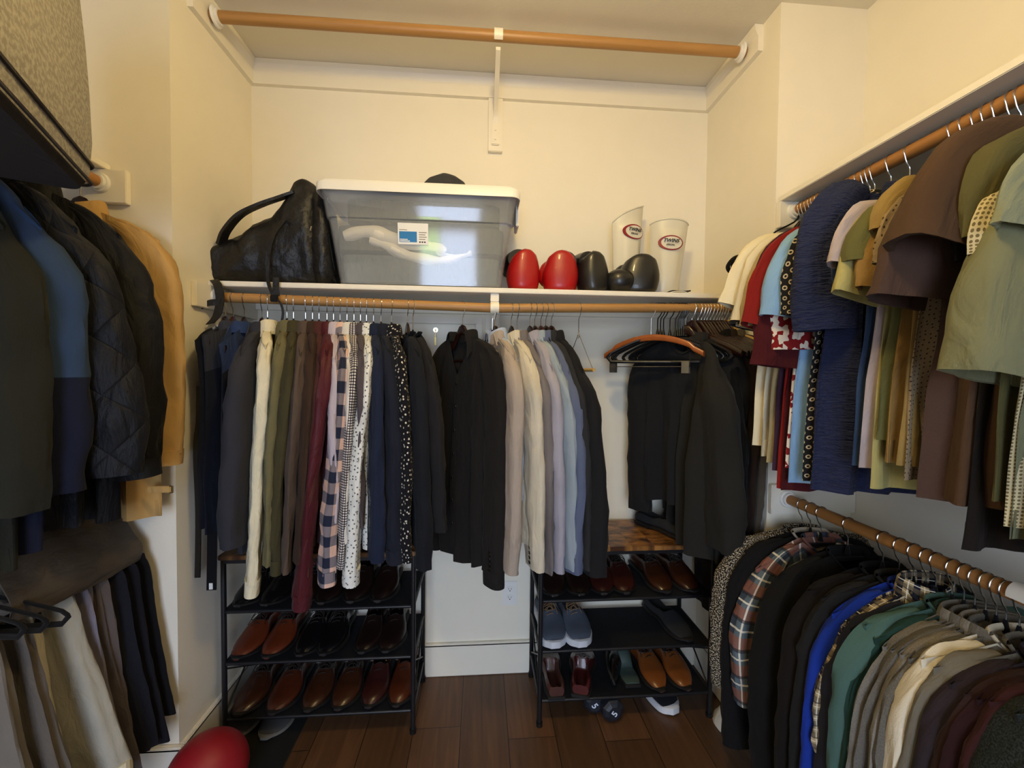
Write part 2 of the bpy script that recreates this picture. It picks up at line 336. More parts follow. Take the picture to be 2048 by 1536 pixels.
# brackets that hook the rods
def bracket(label, x, zr, ztop, zbot, wallz0, wallz1, RODY=RODY):
    t = thing('rod_bracket', label, 'bracket', (x, 0, 0))
    m = MB(); m.bbox(-.032, .032, YB - .021, YB - .0005, wallz0, wallz1, .002); m.build('backing_board', trimm, t, False)
    m = MB(); m.bbox(-.018, .018, YB - .030, YB - .0215, zbot, zbot + .16, .003)
    m.build('mounting_plate', trimm, t)
    m = MB()
    for z in (zbot + .015, zbot + .055): m = MB(); m.cyl((0, YB - .034, z + .01), (0, YB - .030, z + .01), .005, 12); m.build('screw', trimm, t)
    m = MB(); pts = [(0, YB - .03, zbot + .10), (0, YB - .06, zbot + .14), (0, YB - .18, zr - .07), (0, RODY + .015, zr - .035)]
    pp = catmull(pts, 14); m.loft([[(sx * .009, p.y + dy, p.z + dz) for sx, dy, dz in ((-1, 0, -.006), (1, 0, -.006), (1, 0, .006), (-1, 0, .006))] for p in pp], True, True, True); m.build('brace', trimm, t)
    m = MB(); arc = [(math.sin(a) * .024, math.cos(a) * .024) for a in [(-.9 + 3.6 * k / 12 * 1.0) for k in range(13)]]
    m.loft([[(sx * .0165, RODY - dy * 1.0, zr + dz) for sx, kk in ((-1, 1), (1, 1), (1, .84), (-1, .84)) for dy, dz in ((yy * kk, zz * kk),)] for yy, zz in arc], True, True, True); m.build('hook', trimm, t)
    m = MB(); m.bbox(-.0165, .0165, RODY - .006, RODY + .006, ztop[0], ztop[1], .002) if ztop else None
    if ztop: m.build('hanger_strap', trimm, t)
    return t
bracket('white steel bracket hooking the high empty rod, on a board', .055, 2.6895, None, 2.43, 2.405, HC - .10, 1.587)
bracket('white steel bracket hooking the middle of the shirt rod', .05, ZRM, (ZRM + .024, SZ0 - .0005), 1.46, 1.40, 1.674)
# side rods and shelves
rod('oak rod on the right side, upper, packed with short sleeve shirts', (RRX, YF - .02, RRZ), (RRX, -.6, RRZ), .0178, rody, (((RRX, YF - .021, RRZ), (0, -1, 0)),))
rod('oak rod on the right side, lower, packed with dark sweaters', (RRX, YF - .02, RRZ2), (RRX, -.6, RRZ2), .0178, rody, (((RRX, YF - .021, RRZ2), (0, -1, 0)),))
rod('oak rod on the left side, upper, holding the jackets', (LRX, YF - .02, LRZ), (LRX, -.2, LRZ), .0178, rody, (((LRX, YF - .021, LRZ), (0, -1, 0)),))
rod('oak rod on the left side, lower, holding the trousers', (LRX, YF - .02, LRZ2), (LRX, -.2, LRZ2), .0178, rody, (((LRX, YF - .021, LRZ2), (0, -1, 0)),))
for lab, x0, x1, z0, z1 in (('short white cleat at the end of the upper right rod', XR + .002, XWR - .001, RRZ - .06, RRZ + .033), ('short white cleat at the end of the lower right rod', XR + .002, XWR - .001, RRZ2 - .058, RRZ2 + .05), ('short white cleat at the end of the upper left rod', XWL + .001, -1.125, LRZ - .06, LRZ + .045), ('short white cleat at the end of the lower left rod', XWL + .001, -1.125, LRZ2 - .06, LRZ2 + .035)):
    m = MB(); m.bbox(x0, x1, YF - .0205, YF - .0005, z0, z1, .002); tag(m.build('closet_cleat', trimm), lab, 'cleat')
m = MB(); m.bbox(1.062, XWR - .001, -.6, YF - .001, RRZ + .034, RRZ + .053, .002); tag(m.build('closet_shelf', trimm), 'narrow white shelf along the right wall above the short sleeve shirts', 'shelf')
m = MB(); m.bbox(XWR - .0205, XWR - .0005, -.6, YF - .022, RRZ - .05, RRZ + .033, .002); tag(m.build('closet_cleat', trimm), 'long white cleat on the right wall under the narrow shelf', 'cleat')
m = MB(); m.bbox(XWL + .001, -1.185, -.2, YF - .001, LRZ + .046, LRZ + .065, .002); tag(m.build('closet_shelf', trimm), 'narrow white shelf along the left wall above the jackets', 'shelf')
for x, yy, z, lab in ((RRX, .70, RRZ, 'white hook bracket gripping the upper right rod'), (RRX, .735, RRZ2, 'white hook bracket gripping the lower right rod')):
    t = thing('rod_bracket', lab, 'bracket', (x, yy, z))
    m = MB(); pr_ = [(math.cos(a), math.sin(a)) for a in [(-.3 + 3.6 * k / 14) for k in range(15)]]
    m.loft([[(c * r, d, s_ * r) for d, r in ((-.02, .019), (.02, .019), (.02, .026), (-.02, .026))] for c, s_ in pr_], True, True, True); m.build('hook', trimm, t)
    m = MB(); m.bbox(.02, XWR - RRX - .022, -.012, .012, -.006, .006, .002); m.bbox(XWR - RRX - .03, XWR - RRX - .022, -.03, .03, -.06, .03, .003); m.build('arm', trimm, t)
# ---------------------------------------------------------------- wall fittings
t = thing('power_outlet', 'white double power outlet low on the back wall between the shoe racks', 'outlet', (.142, YB, .376))
m = MB(); m.bbox(-.035, .035, -.006, -.0005, -.057, .057, .003); m.build('cover_plate', whitep, t)
for dz in (-.02, .02):
    m = MB(); m.loft([[(.0165 * sg(math.cos(a), .7), y, dz + .0145 * sg(math.sin(a), .8)) for a in [2 * PI * k / 20 for k in range(20)]] for y in (-.006, -.0085)], True, True, True); so = m.build('socket_face', whitep, t)
    m = MB(); m.box(-.0075, -.0055, -.0092, -.0086, dz, dz + .008); m.box(.0055, .0075, -.0092, -.0086, dz, dz + .007); m.cyl((0, -.0092, dz - .006), (0, -.0086, dz - .006), .0026, 10); m.build('slots', plain('slot_black', C('#101010'), .6), so)
t = thing('access_panel', 'white wall access panel with keyed lock behind the shirts', 'panel', (0, YB, 0))
m = MB(); xa, xb, za, zb = -.36, .002, 1.18, 1.660
for x0, x1, z0, z1 in ((xa, xb, zb - .03, zb), (xa, xb, za, za + .03), (xa, xa + .03, za + .03, zb - .03), (xb - .03, xb, za + .03, zb - .03)): m.bbox(x0, x1, -.012, -.0005, z0, z1, .002)
m.build('frame', trimm, t, False)
m = MB(); m.bbox(xa + .032, xb - .032, -.008, -.0005, za + .032, zb - .032, .002); m.build('door_leaf', trimm, t, False)
m = MB(); m.tube([(-.207, -.008, 1.60), (-.207, -.016, 1.60)], .011, 20); lk = m.build('lock', chrome, t)
m = MB(); m.cyl((-.207, -.0185, 1.60), (-.207, -.016, 1.60), .004, 12); m.bbox(-.2085, -.2055, -.024, -.018, 1.565, 1.60, .001); m.bbox(-.211, -.203, -.024, -.021, 1.53, 1.567, .001); m.build('key', brass, lk)
# ---------------------------------------------------------------- hangers
def prof_z(x, w, zn, zs, nw=.055):
    t = max(0, (abs(x) - nw) / (w - nw)); return zn - (zn - zs) * min(t, 1.15) ** 1.25
def hook_part(mat, parent, r=.0016, bot=-.075, R=.0198, d=0):
    pts = [(R * math.cos(a), 0, R * math.sin(a)) for a in [math.radians(205 - 235 * k / 12) for k in range(13)]]
    pts += [(R * .55, 0, -.028), (.002, 0, -.040), (0, 0, -.052), (0, 0, bot)]
    m = MB(); m.tube(catmull(pts, 30), r, 7); return m.build('hook', mat, parent)
HMATS = {}
def hanger(style, label, loc, rz, group, w=.205, zn=-.088, zs=-.165, tilt=0, bar=True):
    h = thing('clothes_hanger', label, 'hanger', loc, rz, group)
    if tilt: h.rotation_euler = (0, tilt, rz)
    z = lambda x: prof_z(x, w * 1.04, zn, zs) - .019
    if style in ('wood', 'redwood', 'pale'):
        mat = {'wood': mahog, 'redwood': mahog2, 'pale': MATS['pale_wood']}[style]; m = MB(); rings = []
        for i in range(23):
            x = -w + 2 * w * i / 22; k = abs(x) / w; th = .0045 + .003 * k * k; hh = .040 - .012 * k; zc = z(x) + .062 * max(0, 1 - (x / .05) ** 2)
            rings.append([(x, th * sg(math.cos(a), .6), zc - hh / 2 + hh / 2 * sg(math.sin(a), .6)) for a in [2 * PI * j / 12 for j in range(12)]])
        m.loft(rings, True, True, True); m.build('shoulders', mat, h)
        if bar: m = MB(); m.tube([(-w * .86, 0, z(w) - .022), (w * .86, 0, z(w) - .022)], .005, 8); m.build('trouser_bar', mat, h)
        hook_part(chrome, h, bot=zn + .04)
    elif style in ('velvet', 'plastic'):
        mat = blackv if style == 'velvet' else MATS['black_plastic']; m = MB(); r = .0045
        zb = z(w) - .035; top = [(x, 0, z(x) - .008) for x in [-w + .012 + (2 * w - .024) * i / 14 for i in range(15)]]
        loop = top + [(w, 0, z(w) - .014), (w + .002, 0, (z(w) + zb) / 2), (w - .012, 0, zb)] + [(w * .5, 0, zb - .001), (-w * .5, 0, zb - .001)] + [(-w + .012, 0, zb), (-w - .002, 0, (z(w) + zb) / 2), (-w, 0, z(w) - .014), top[0]]
        m.tube(loop, r, 8, flatten=1.5); m.build('frame', mat, h)
        m = MB(); m.tube([(0, 0, zn - .014), (0, 0, zn + .015)], [.008, .003], 10); m.build('neck', mat, h)
        hook_part(chrome if style == 'velvet' else mat, h, r=.0017 if style == 'velvet' else .0026, bot=zn + .012)
    elif style == 'white':
        m = MB(); top = [(x, 0, z(x) - .008) for x in [-w + 2 * w * i / 14 for i in range(15)]]
        m.tube(top, .006, 8); m.build('shoulders', whitep, h); m = MB(); m.tube([(-w, 0, z(w) - .012), (w, 0, z(w) - .012)], .004, 8); m.build('trouser_bar', whitep, h); hook_part(chrome, h, bot=zn + .012)
    return h
pale = plain('pale_wood', C('#c9a25c'), .4, var=.15); bplast = plain('black_plastic', C('#141414'), .3)
# ---------------------------------------------------------------- garments
def nz(*a): return noise.noise(Vector(a))
def sweep(m, pts, A, B, n=22, seed=0, fold=.12, rows=26, nf=5, open_end=True, wr=.004):
    """cloth tube along a path lying near the local xz plane; A, B half sizes in plane / across"""
    P = catmull(pts, rows); rings = []; v = 0
    for i, p in enumerate(P):
        t = (P[min(i + 1, rows - 1)] - P[max(i - 1, 0)]).normalized(); e = Vector((0, 1, 0)).cross(t)
        if e.length < 1e-4: e = Vector((1, 0, 0))
        e.normalize(); q = t.cross(e).normalized(); k = i / (rows - 1); a, b = lerpl(A, k), lerpl(B, k); rg = []
        for j in range(n):
            th = 2 * PI * j / n
            f = 1 + fold * min(1, k * 3) * math.sin(nf * th + seed * 1.7 + 2.2 * k + 1.5 * math.sin(3 * k + seed))
            ca, sa = sg(math.cos(th), .85), sg(math.sin(th), .85)
            o = e * (a * ca * (1 + (f - 1) * .3)) + q * (b * sa * f)
            w_ = wr * min(1, k * 4) * (nz(p.x * 9 + ca * 1.5 + seed, sa * 1.5, (p.z) * 14) + .6 * nz(ca * 3 + seed, sa * 3, p.z * 34))
            rg.append(p + o + (e * ca + q * sa) * w_)
        rings.append(rg)
    if open_end:
        c = sum(rings[-1], Vector()) / n; t = (P[-1] - P[-2]).normalized()
        rings.append([c + (x - c) * .90 - t * .002 for x in rings[-1]]); rings.append([c * 1 + (x - c) * .82 - t * .045 for x in rings[-2]])
        m.loft(rings, True, True, True)
    else: m.loft(rings, True, True, True)
    return rings, P
def body(m, w, zn, zs, hem, th, seed, nw=.055, dip=.05, front=1, flare=0, openfront=0, rows=26, n=56, hemcurve=0, whem=None, hemshift=(0, 0), nfold=4, fa=1.0):
    rings = []; whem = whem if whem is not None else w * .98
    for i in range(rows):
        v = i / (rows - 1); rg = []
        ww = w * (1 - v) + whem * v - .012 * math.sin(PI * min(1, v * 1.6)) + (.006 if v < .05 else 0)
        for j in range(n):
            a = 2 * PI * j / n; x = ww * sg(math.cos(a), .75); s = math.sin(a); side = sg(s, .5)
            zt = prof_z(x, w, zn, zs, nw)
            if s * front > 0: zt -= dip * max(0, 1 - (x / (nw * 1.15)) ** 2)
            zh = hem + hemcurve * (1 - (x / ww) ** 2) * -1
            z = zt + (zh - zt) * v
            ed = max(0, 1 - (abs(x) / ww) ** 6)
            t_ = (.0145 + (th - .0145) * min(1, v * 3.2)) + (.012 * max(0, 1 - (x / nw) ** 2) * (1 - v) ** 6)
            amp = fa * .75 * th * min(1, v * 1.8)
            F = amp * math.sin(nfold * 3.2 * x / w + seed * 2.1 + .8 * math.sin(2.5 * v + seed)) + amp * .45 * math.sin(11 * x / w + seed * 3.3 + v)
            y = side * t_ * (.25 + .75 * ed) + F * (.35 + .65 * ed) + .005 * nz(x * 8 + seed, side * 2, z * 7)
            rg.append((x + hemshift[0] * v, y + hemshift[1] * v, z))
        rings.append(rg)
    last = rings[-1]; c = Vector((sum(p[0] for p in last) / n, sum(p[1] for p in last) / n, 0))
    rings.append([(c.x + (p[0] - c.x) * .985, c.y + (p[1] - c.y) * .72, p[2] + .001) for p in last])
    rings.append([(c.x + (p[0] - c.x) * .97, c.y + (p[1] - c.y) * .6, p[2] + .05) for p in last])
    # neckline turned inside
    f = rings[0]; rings.insert(0, [(p[0] * .97, p[1] * .6, p[2] - .02) for p in f])
    m.loft(rings, True, False, True)
def shirt_collar(m, zn, front, rx=.060, ry=.030, stand=.032, fall=.050, point=.038, gap=.22, spread=.10):
    n = 30; rows = []
    for (ox, oz) in ((0, -.012), (-.001, stand * .5), (0, stand), (.0035, stand + .003), (.008, stand - .004), (.012, stand - fall * .5), (.016, stand - fall)):
        rg = []
        for j in range(n):
            k = j / (n - 1); a = -PI / 2 + gap + (2 * PI - 2 * gap) * k; fr = max(0, -math.sin(a)) ** 2
            zz = oz - (fr * .018) - (point * fr * (1 if ox >= .016 else (.5 if ox >= .012 else 0)))
            e = 1 + (spread * fr if ox > .008 else 0)
            rg.append(((rx + ox) * math.cos(a) * e, -(ry + ox * .8) * math.sin(a) * front, zn + zz))
        rows.append(rg)
    m.loft(rows, False)
    inner = [[(p[0] * .985, p[1] * .96, p[2]) for p in r] for r in rows]; m.loft(inner, False, flip=True)
def neckband(m, zn, dip, front, rx=.062, ry=.024, r=.008):
    pts = []
    for k in range(25):
        a = 2 * PI * k / 24; s = math.sin(a); x = rx * math.cos(a)
        pts.append((x, ry * s, zn + .004 - (dip * max(0, 1 - (x / (rx * 1.05)) ** 2) if s * front > 0 else 0)))
    m.tube(pts, r, 8, cap=False, flatten=.5)
def buttons(m, pts, r=.0055, nrm=(0, 1, 0)):
    n = Vector(nrm)
    for p in pts: p = Vector(p); m.tube([p, p + n * .0015, p + n * .003], [r, r, r * .7], 12)
def lapel(m, zn, front, w, y0):
    for s in (-1, 1):
        o = [(s * .055, zn + .012), (s * .095, zn - .035), (s * .078, zn - .05), (s * .100, zn - .060), (s * .020, zn - .30), (s * .012, zn - .30), (s * .03, zn - .10)]
        a = [(x, front * (y0 + .006), z) for x, z in o]; b = [(x, front * (y0 + .010), z) for x, z in o]
        m.loft([a, b], True, True, True, flip=(s * front < 0))
GCOUNT = [0]; FRONT = -1
def garment(kind, label, mat, hook, rz, zs=-.2, w=.205, L=-.86, sl=(0, 0, -.9), sl2=None, sw=(.062, .05, .042), st=(.028, .022, .018), th=.016, front=FRONT, collar='shirt', cmat=None,
            cuff=None, hang='wood', hlabel=None, group=None, hgroup=None, name=None, cat=None, far=True, dip=.05, seed=None, hemcurve=0, zn=-.116, btn=None, fold=.12, whem=None, cuffmat=None, tilt=0, hemshift=(0, 0), trim=None, nfold=4, short=False, fa=1.0, ckw={}):
    GCOUNT[0] += 1; seed = seed if seed is not None else GCOUNT[0] * 1.37
    nm = name or {'shirt': 'long_sleeve_shirt', 'tee': 't_shirt', 'blazer': 'suit_jacket', 'sweater': 'sweater', 'vest': 'vest'}[kind]
    g = thing(nm, label, cat or {'shirt': 'shirt', 'tee': 't-shirt', 'blazer': 'jacket', 'sweater': 'sweater', 'vest': 'vest'}[kind], hook, rz, group)
    if tilt: g.rotation_euler = (0, tilt, rz)
    m = MB(); body(m, w, zn, zs, L, th, seed, front=front, dip=dip, hemcurve=hemcurve, whem=whem, hemshift=hemshift, nfold=nfold, fa=fa); m.build('body', mat, g)
    for side in (1, -1):
        if kind == 'vest' or (side < 0 and not far): continue
        ex, ey, ez = sl if side > 0 else (sl2 or (min(sl[0], 0) - (.045 if short else .02), sl[1] * .3, sl[2]))
        m = MB()
        if short:
            pts = [(side * (w - .085), 0, zs + .012), (side * (w - .03), ey * .1, zs - .022), (side * (w + ex * .45), ey * .5, zs + (ez - zs) * .5), (side * (w + ex), ey, ez)]
            rr, P = sweep(m, pts, (.022, .054, sw[0], sw[1], sw[2]), (.014, st[0], st[1] * 1.0, st[2]), seed=seed + side, rows=16, fold=fold, wr=.006)
        else:
            pz = lambda q: prof_z(q, w, zn, zs)
            pts = [(side * (w - .13), 0, pz(w - .13) - .016), (side * (w - .085), 0, pz(w - .085) - .022), (side * (w - .04), 0, zs - .032), (side * (w - .012 + ex * .1), ey * .12, zs - .13), (side * (w + ex * .5 + .006 * math.sin(seed * 5.1)), ey * .55 + .004 * math.sin(seed * 3.7), (zs + ez) / 2), (side * (w + ex * .8 + .005 * math.sin(seed * 2.3)), ey * .85 + .005 * math.sin(seed * 7.7), zs + (ez - zs) * .8), (side * (w + ex), ey, ez)]
            rr, P = sweep(m, pts, (.012, .026, .046, sw[0], sw[0] * .96, sw[1], sw[2]), (.014, .018, st[0], st[0], st[1], st[2]), seed=seed + side, rows=34, fold=fold, wr=.0075)
        so = m.build('sleeve', mat, g)
        if cuff:
            m = MB(); t = (P[-1] - P[-3]).normalized(); p0 = P[-1] - t * .01
            sweep(m, [p0, p0 + t * cuff * .5, p0 + t * cuff], (sw[2] * 1.03, sw[2] * 1.0), (st[2] * 1.2, st[2] * 1.15), seed=seed, rows=6, fold=.03, wr=.001)
            m.build('cuff', cuffmat or mat, g)
        if btn and side > 0:
            m = MB(); p = P[-1]; a0 = sw[2] * .2
            buttons(m, [(p.x + a0, p.y + front * st[2] * 1.1, p.z + .02 + .017 * k) for k in range(4)], .007, (0, front, 0)); m.build('sleeve_buttons', btn, g)
    if collar == 'shirt': m = MB(); shirt_collar(m, zn, front, **ckw); m.build('collar', cmat or mat, g)
    elif collar == 'crew': m = MB(); neckband(m, zn, dip, front); m.build('neckband', cmat or mat, g)
    elif collar == 'lapel':
        m = MB(); shirt_collar(m, zn - .004, front, rx=.064, ry=.028, stand=.026, fall=.040, point=.006, gap=.5); m.build('collar', cmat or mat, g)
        m = MB(); lapel(m, zn, front, w, .016); m.build('lapel', cmat or mat, g)
    elif collar == 'hood':
        m = MB(); shirt_collar(m, zn - .01, front, rx=.068, ry=.034, stand=.02, fall=.055, point=.0, gap=.3); m.build('hood', cmat or mat, g)
    if kind in ('shirt',):
        m = MB(); xs = -.0; rows = []
        for k in range(14):
            v = k / 13; z = zn - dip - .005 + (L - (zn - dip)) * v + .01 * (1 - v); y = front * (th * 1.25 + .006)
            rows.append([(-.014, y, z), (.014, y, z), (.014, y - front * .004, z), (-.014, y - front * .004, z)])
        # placket follows the front folds
        def fy(z):
            v = (z - (zn - dip)) / (L - (zn - dip)); v = min(max(v, 0), 1); amp = fa * .75 * th * min(1, v * 1.8)
            return amp * math.sin(seed * 2.1 + .8 * math.sin(2.5 * v + seed)) + amp * .45 * math.sin(seed * 3.3 + v)
        rows = [[(p[0], p[1] + fy(p[2]) - front * .006, p[2]) for p in r] for r in rows]
        m.loft(rows, True, True, True); pk = m.build('placket', mat, g)
        bp = [(0, front * (th * 1.25 + .001) + fy(z), z) for z in [zn - dip - .03 - .09 * k for k in range(7)] if z > L + .05]
        if ckw:
            for q in bp: m = MB(); buttons(m, [q], .006, (0, front, 0)); m.build('button', btn or MATS['shirt_button'], pk)
        else: m = MB(); buttons(m, bp, .005, (0, front, 0)); m.build('buttons', btn or MATS['shirt_button'], pk)
    if hlabel:
        # the hanger carries this garment
        hanger(hang, hlabel, hook, rz, hgroup, w=w - .02, zn=zn + .006, zs=zs + .012, tilt=tilt)
    return g
plain('shirt_button', C('#b8b0a0'), .3); dkbtn = plain('dark_button', C('#1c1815'), .25)
# ---------------------------------------------------------------- clothes on the long rod
F = lambda n, c, *a, **k: fabric(n, C(c), *a, **k)
GB = 'clothes packed along the long rod'; HBG = 'wooden hangers along the long rod'
def onrod(hx, sx, sy, bx, by, w=.205, **kw):
    """hang something on the long rod: hook pixel column, near shoulder pixel, sleeve end pixel -> true positions"""
    x = at(hx, 608, 'y', RODY).x; z = rodz(x); s = at(sx, sy, 'y', RODY - w); a = math.atan2(s.x - x, w)
    a = max(-.9, min(.9, a)); y2 = RODY - w * math.cos(a); s = at(sx, sy, 'y', y2); e = at(bx, by, 'y', y2 - .005)
    rz = -PI / 2 + a; d = Vector((e.x - (x + math.sin(a) * w), 0, 0)); loc = Matrix.Rotation(-rz, 3, 'Z') @ d
    return dict(hook=(x, RODY, z), rz=rz, zs=s.z - z, w=w, sl=(loc.x, loc.y, e.z - z), **kw)
navy, charc, cream = F('navy_wool', '#1b2030'), F('charcoal_blue_wool', '#313137', wrinkle=.15), F('cream_linen', '#ddd3b4', wrinkle=.8)
B = []
def shirt(hx, sx, sy, bx, by, mat, label, kind='shirt', **kw):
    o = onrod(hx, sx, sy, bx, by, kw.pop('w', .205)); hl = kw.pop('hl', 'dark wooden hanger holding the ' + kw.pop('short', label.split(',')[0].split(' hang')[0].split(' with ')[0]))
    kw.setdefault('group', None); kw.setdefault('L', -.86); zz = kw.pop('dzs', 0); o['zs'] += zz
    return garment(kind, label, mat, o['hook'], o['rz'], zs=o['zs'], w=o['w'], sl=o['sl'], hlabel=hl, **kw)
black_sh = F('black_cotton', '#131314'); 
# far left: vests and a blue collared piece
o = onrod(451, 392, 690, 380, 1050, .19); garment('vest', 'midnight navy sleeveless top with cream piping, leftmost on the long rod', F('midnight_vest_cloth', '#14161d', wrinkle=.3), o['hook'], o['rz'], zs=-.17, w=.19, L=-.80, collar='crew', cmat=F('cream_piping', '#b9b2a0'), th=.02, hlabel='dark wooden hanger holding the leftmost sleeveless top', cat='top', name='sleeveless_top')
o = onrod(466, 405, 700, 400, 1060, .19); garment('vest', 'dark navy waistcoat with slate shoulders, second from the left on the long rod', F('slate_waistcoat', '#33353c', 'panel', C('#171a24'), sc_=.14), o['hook'], o['rz'], zs=-.155, w=.185, L=-.82, collar='lapel', th=.018, hang='redwood', hlabel='red-brown wooden hanger, tilted, under the slate waistcoat')
o = onrod(489, 440, 720, 430, 1060, .18); garment('vest', 'blue-shouldered dark waistcoat tucked before the charcoal jacket', F('blue_waistcoat', '#2b3a5c', 'panel', C('#14161e'), sc_=.12), o['hook'], o['rz'], zs=-.18, w=.18, L=-.80, collar='lapel', th=.016, hlabel='dark wooden hanger holding the blue-shouldered waistcoat')
shirt(524, 482, 705, 470, 1085, charc, 'charcoal blue wool jacket with broad smooth sleeve', 'blazer', collar='lapel', L=-.88, sw=(.085, .078, .070), st=(.036, .036, .034), fold=.04, th=.022)
shirt(535, 530, 690, 504, 1160, cream, 'cream linen shirt with rumpled cuff next to the charcoal jacket', cuff=.055, sw=(.055, .05, .045), st=(.022, .020, .020), hl='dark wooden hanger holding the cream linen shirt')
shirt(574, 556, 690, 536, 1125, F('pale_olive_cotton', '#686244'), 'pale olive shirt with lighter collar between cream and olive shirts', st=(.02, .016, .014), hl='dark wooden hanger holding the pale olive shirt')
shirt(587, 580, 695, 552, 1120, F('olive_cotton', '#403b26'), 'olive green shirt with collar, left of the brown shirts', cuff=.05, hl='dark wooden hanger holding the olive green shirt', st=(.022, .018, .016))
shirt(611, 600, 705, 572, 1140, F('taupe_cotton', '#54463c'), 'taupe brown shirt with open pointed collar and button', hl='dark wooden hanger holding the taupe brown shirt', st=(.022, .016, .015))
shirt(625, 622, 700, 596, 1120, F('dark_brown_cotton', '#3a2a20'), 'dark brown shirt right of the taupe shirt', hl='dark wooden hanger holding the dark brown shirt', st=(.02, .014, .014))
shirt(638, 640, 725, 612, 1145, F('plum_brown_cotton', '#4a2925'), 'reddish brown shirt between dark brown and maroon', hl='dark wooden hanger holding the reddish brown shirt', st=(.02, .014, .014), fold=.1)
shirt(654, 654, 700, 604, 1188, F('maroon_satin', '#4a1a20', rough=.5, weave=.1, wrinkle=.7), 'maroon satin shirt whose sleeve hangs lowest of all', L=-.9, cuff=.05, hl='dark wooden hanger holding the maroon satin shirt', st=(.024, .022, .026), sw=(.06, .052, .048))
shirt(667, 668, 715, 668, 1040, F('lavender_cotton', '#b9adb4'), 'pale lavender shirt mostly hidden left of the checked flannel', L=-.80, hl='dark wooden hanger holding the pale lavender shirt', st=(.016, .014, .012))
shirt(680, 690, 700, 654, 1140, fabric('pink_navy_check', C('#d9b3a0'), 'check', C('#7b7276'), C('#23283a'), sc_=.072), 'pink, grey and navy buffalo check flannel shirt', L=-.88, cuff=.05, hl='dark wooden hanger holding the buffalo check shirt', st=(.026, .026, .026), sw=(.062, .055, .05))
shirt(694, 697, 712, 690, 1080, F('off_white_poplin', '#d8d0c4'), 'off white shirt squeezed between check flannel and gingham', L=-.8, hl='dark wooden hanger holding the off white shirt', st=(.012, .012, .010))
shirt(708, 708, 705, 680, 1130, fabric('small_gingham', C('#e6e0d4'), 'check', C('#6c6468'), C('#1e1c24'), sc_=.0085), 'tiny black and white gingham shirt', L=-.87, hl='dark wooden hanger holding the gingham shirt', st=(.018, .016, .014))
shirt(721, 722, 700, 722, 1050, F('ash_brown_cotton', '#4f474a'), 'ash grey shirt behind the white dotted shirt', L=-.8, hl='dark wooden hanger holding the ash grey shirt', st=(.014, .012, .01))
shirt(733, 736, 705, 702, 1138, fabric('white_dotted_poplin', C('#dcdcd6'), 'sprig', C('#5a5a5e'), sc_=.016), 'white shirt with small grey specks and buttoned cuff', L=-.87, cuff=.055, hl='dark wooden hanger holding the white specked shirt', st=(.022, .022, .024), sw=(.062, .055, .05))
shirt(747, 756, 700, 752, 1120, F('deep_navy_cotton', '#1d2438'), 'deep navy shirt right of the white specked shirt', L=-.86, hl='dark wooden hanger holding the deep navy shirt', st=(.022, .026, .026))
shirt(762, 780, 700, 788, 1100, F('ink_navy_cotton', '#1c1f2b'), 'ink navy shirt with cuff, right of the deep navy shirt', L=-.86, cuff=.05, hl='dark wooden hanger holding the ink navy shirt', st=(.024, .026, .024))
shirt(783, 803, 700, 812, 1120, fabric('black_sprig_print', C('#16151a'), 'sprig', C('#cfc8b8'), sc_=.017), 'black shirt printed with small white sprigs', L=-.87, hl='dark wooden hanger holding the sprig print shirt', st=(.02, .018, .016))
shirt(815, 838, 705, 846, 1135, F('soft_black_cotton', '#181a20', wrinkle=.25), 'soft black long sleeve shirt right of the sprig print', L=-.87, collar='crew', hl='dark wooden hanger holding the soft black shirt', st=(.026, .026, .024))
shirt(826, 866, 720, 878, 1060, F('faded_black_cotton', '#1f1e20'), 'faded black shirt with creased sleeve, left of the open-collared one', L=-.76, collar='crew', hl='slim black hanger holding the faded black shirt', hang='velvet', st=(.026, .022, .02))
# the open collared black shirt turned towards the room
o = onrod(925, 988, 745, 980, 1135, .205); garment('shirt', 'black shirt with wide open pointed collar, turned to face the room', F('matte_black_poplin', '#1d1b1a', wrinkle=.6), o['hook'], -PI / 2 + .66, zs=-.185, w=.215, L=-.93, sl=(.0, -.01, -.955), front=-1, dip=.15, th=.02, cuff=.06, hemcurve=.06, btn=dkbtn, ckw=dict(spread=.5, gap=.85, fall=.07, point=.075, stand=.022, rx=.070, ry=.040), hlabel='dark wooden hanger in the open collar of the black shirt', st=(.026, .024, .024), sw=(.055, .05, .046))
# suit jackets
BL = dict(kind='blazer', collar='lapel', th=.016, sw=(.078, .068, .060), st=(.027, .025, .023), fold=.07, L=-.86)
shirt(991, 1030, 712, 1017, 1138, F('beige_linen_suit', '#a3968a', wrinkle=.45), 'pinkish beige linen suit jacket, leftmost of the pale jackets', hl='dark wooden hanger holding the leftmost beige jacket', **BL)
shirt(1023, 1063, 718, 1070, 1132, F('cream_linen_suit', '#c6bda9', wrinkle=.5), 'cream linen suit jacket with four dark sleeve buttons', hl='dark wooden hanger holding the cream jacket', btn=dkbtn, **BL)
shirt(1035, 1083, 730, 1090, 1138, F('dove_suit', '#6e6868', wrinkle=.2), 'dove grey suit jacket seen as a thin dark edge', hl='black hanger holding the dove grey jacket', hang='velvet', **dict(BL, st=(.02, .014, .012)))
shirt(1060, 1106, 735, 1108, 1135, F('lavender_grey_suit', '#9a97a3', wrinkle=.25), 'lavender grey suit jacket right of the cream one', hl='dark wooden hanger holding the lavender grey jacket', **BL)
shirt(1070, 1126, 738, 1130, 1130, F('light_blue_grey_suit', '#8d99a3', wrinkle=.25), 'light blue-grey suit jacket with pale collar', hl='dark wooden hanger holding the light blue-grey jacket', **dict(BL, st=(.022, .016, .014)))
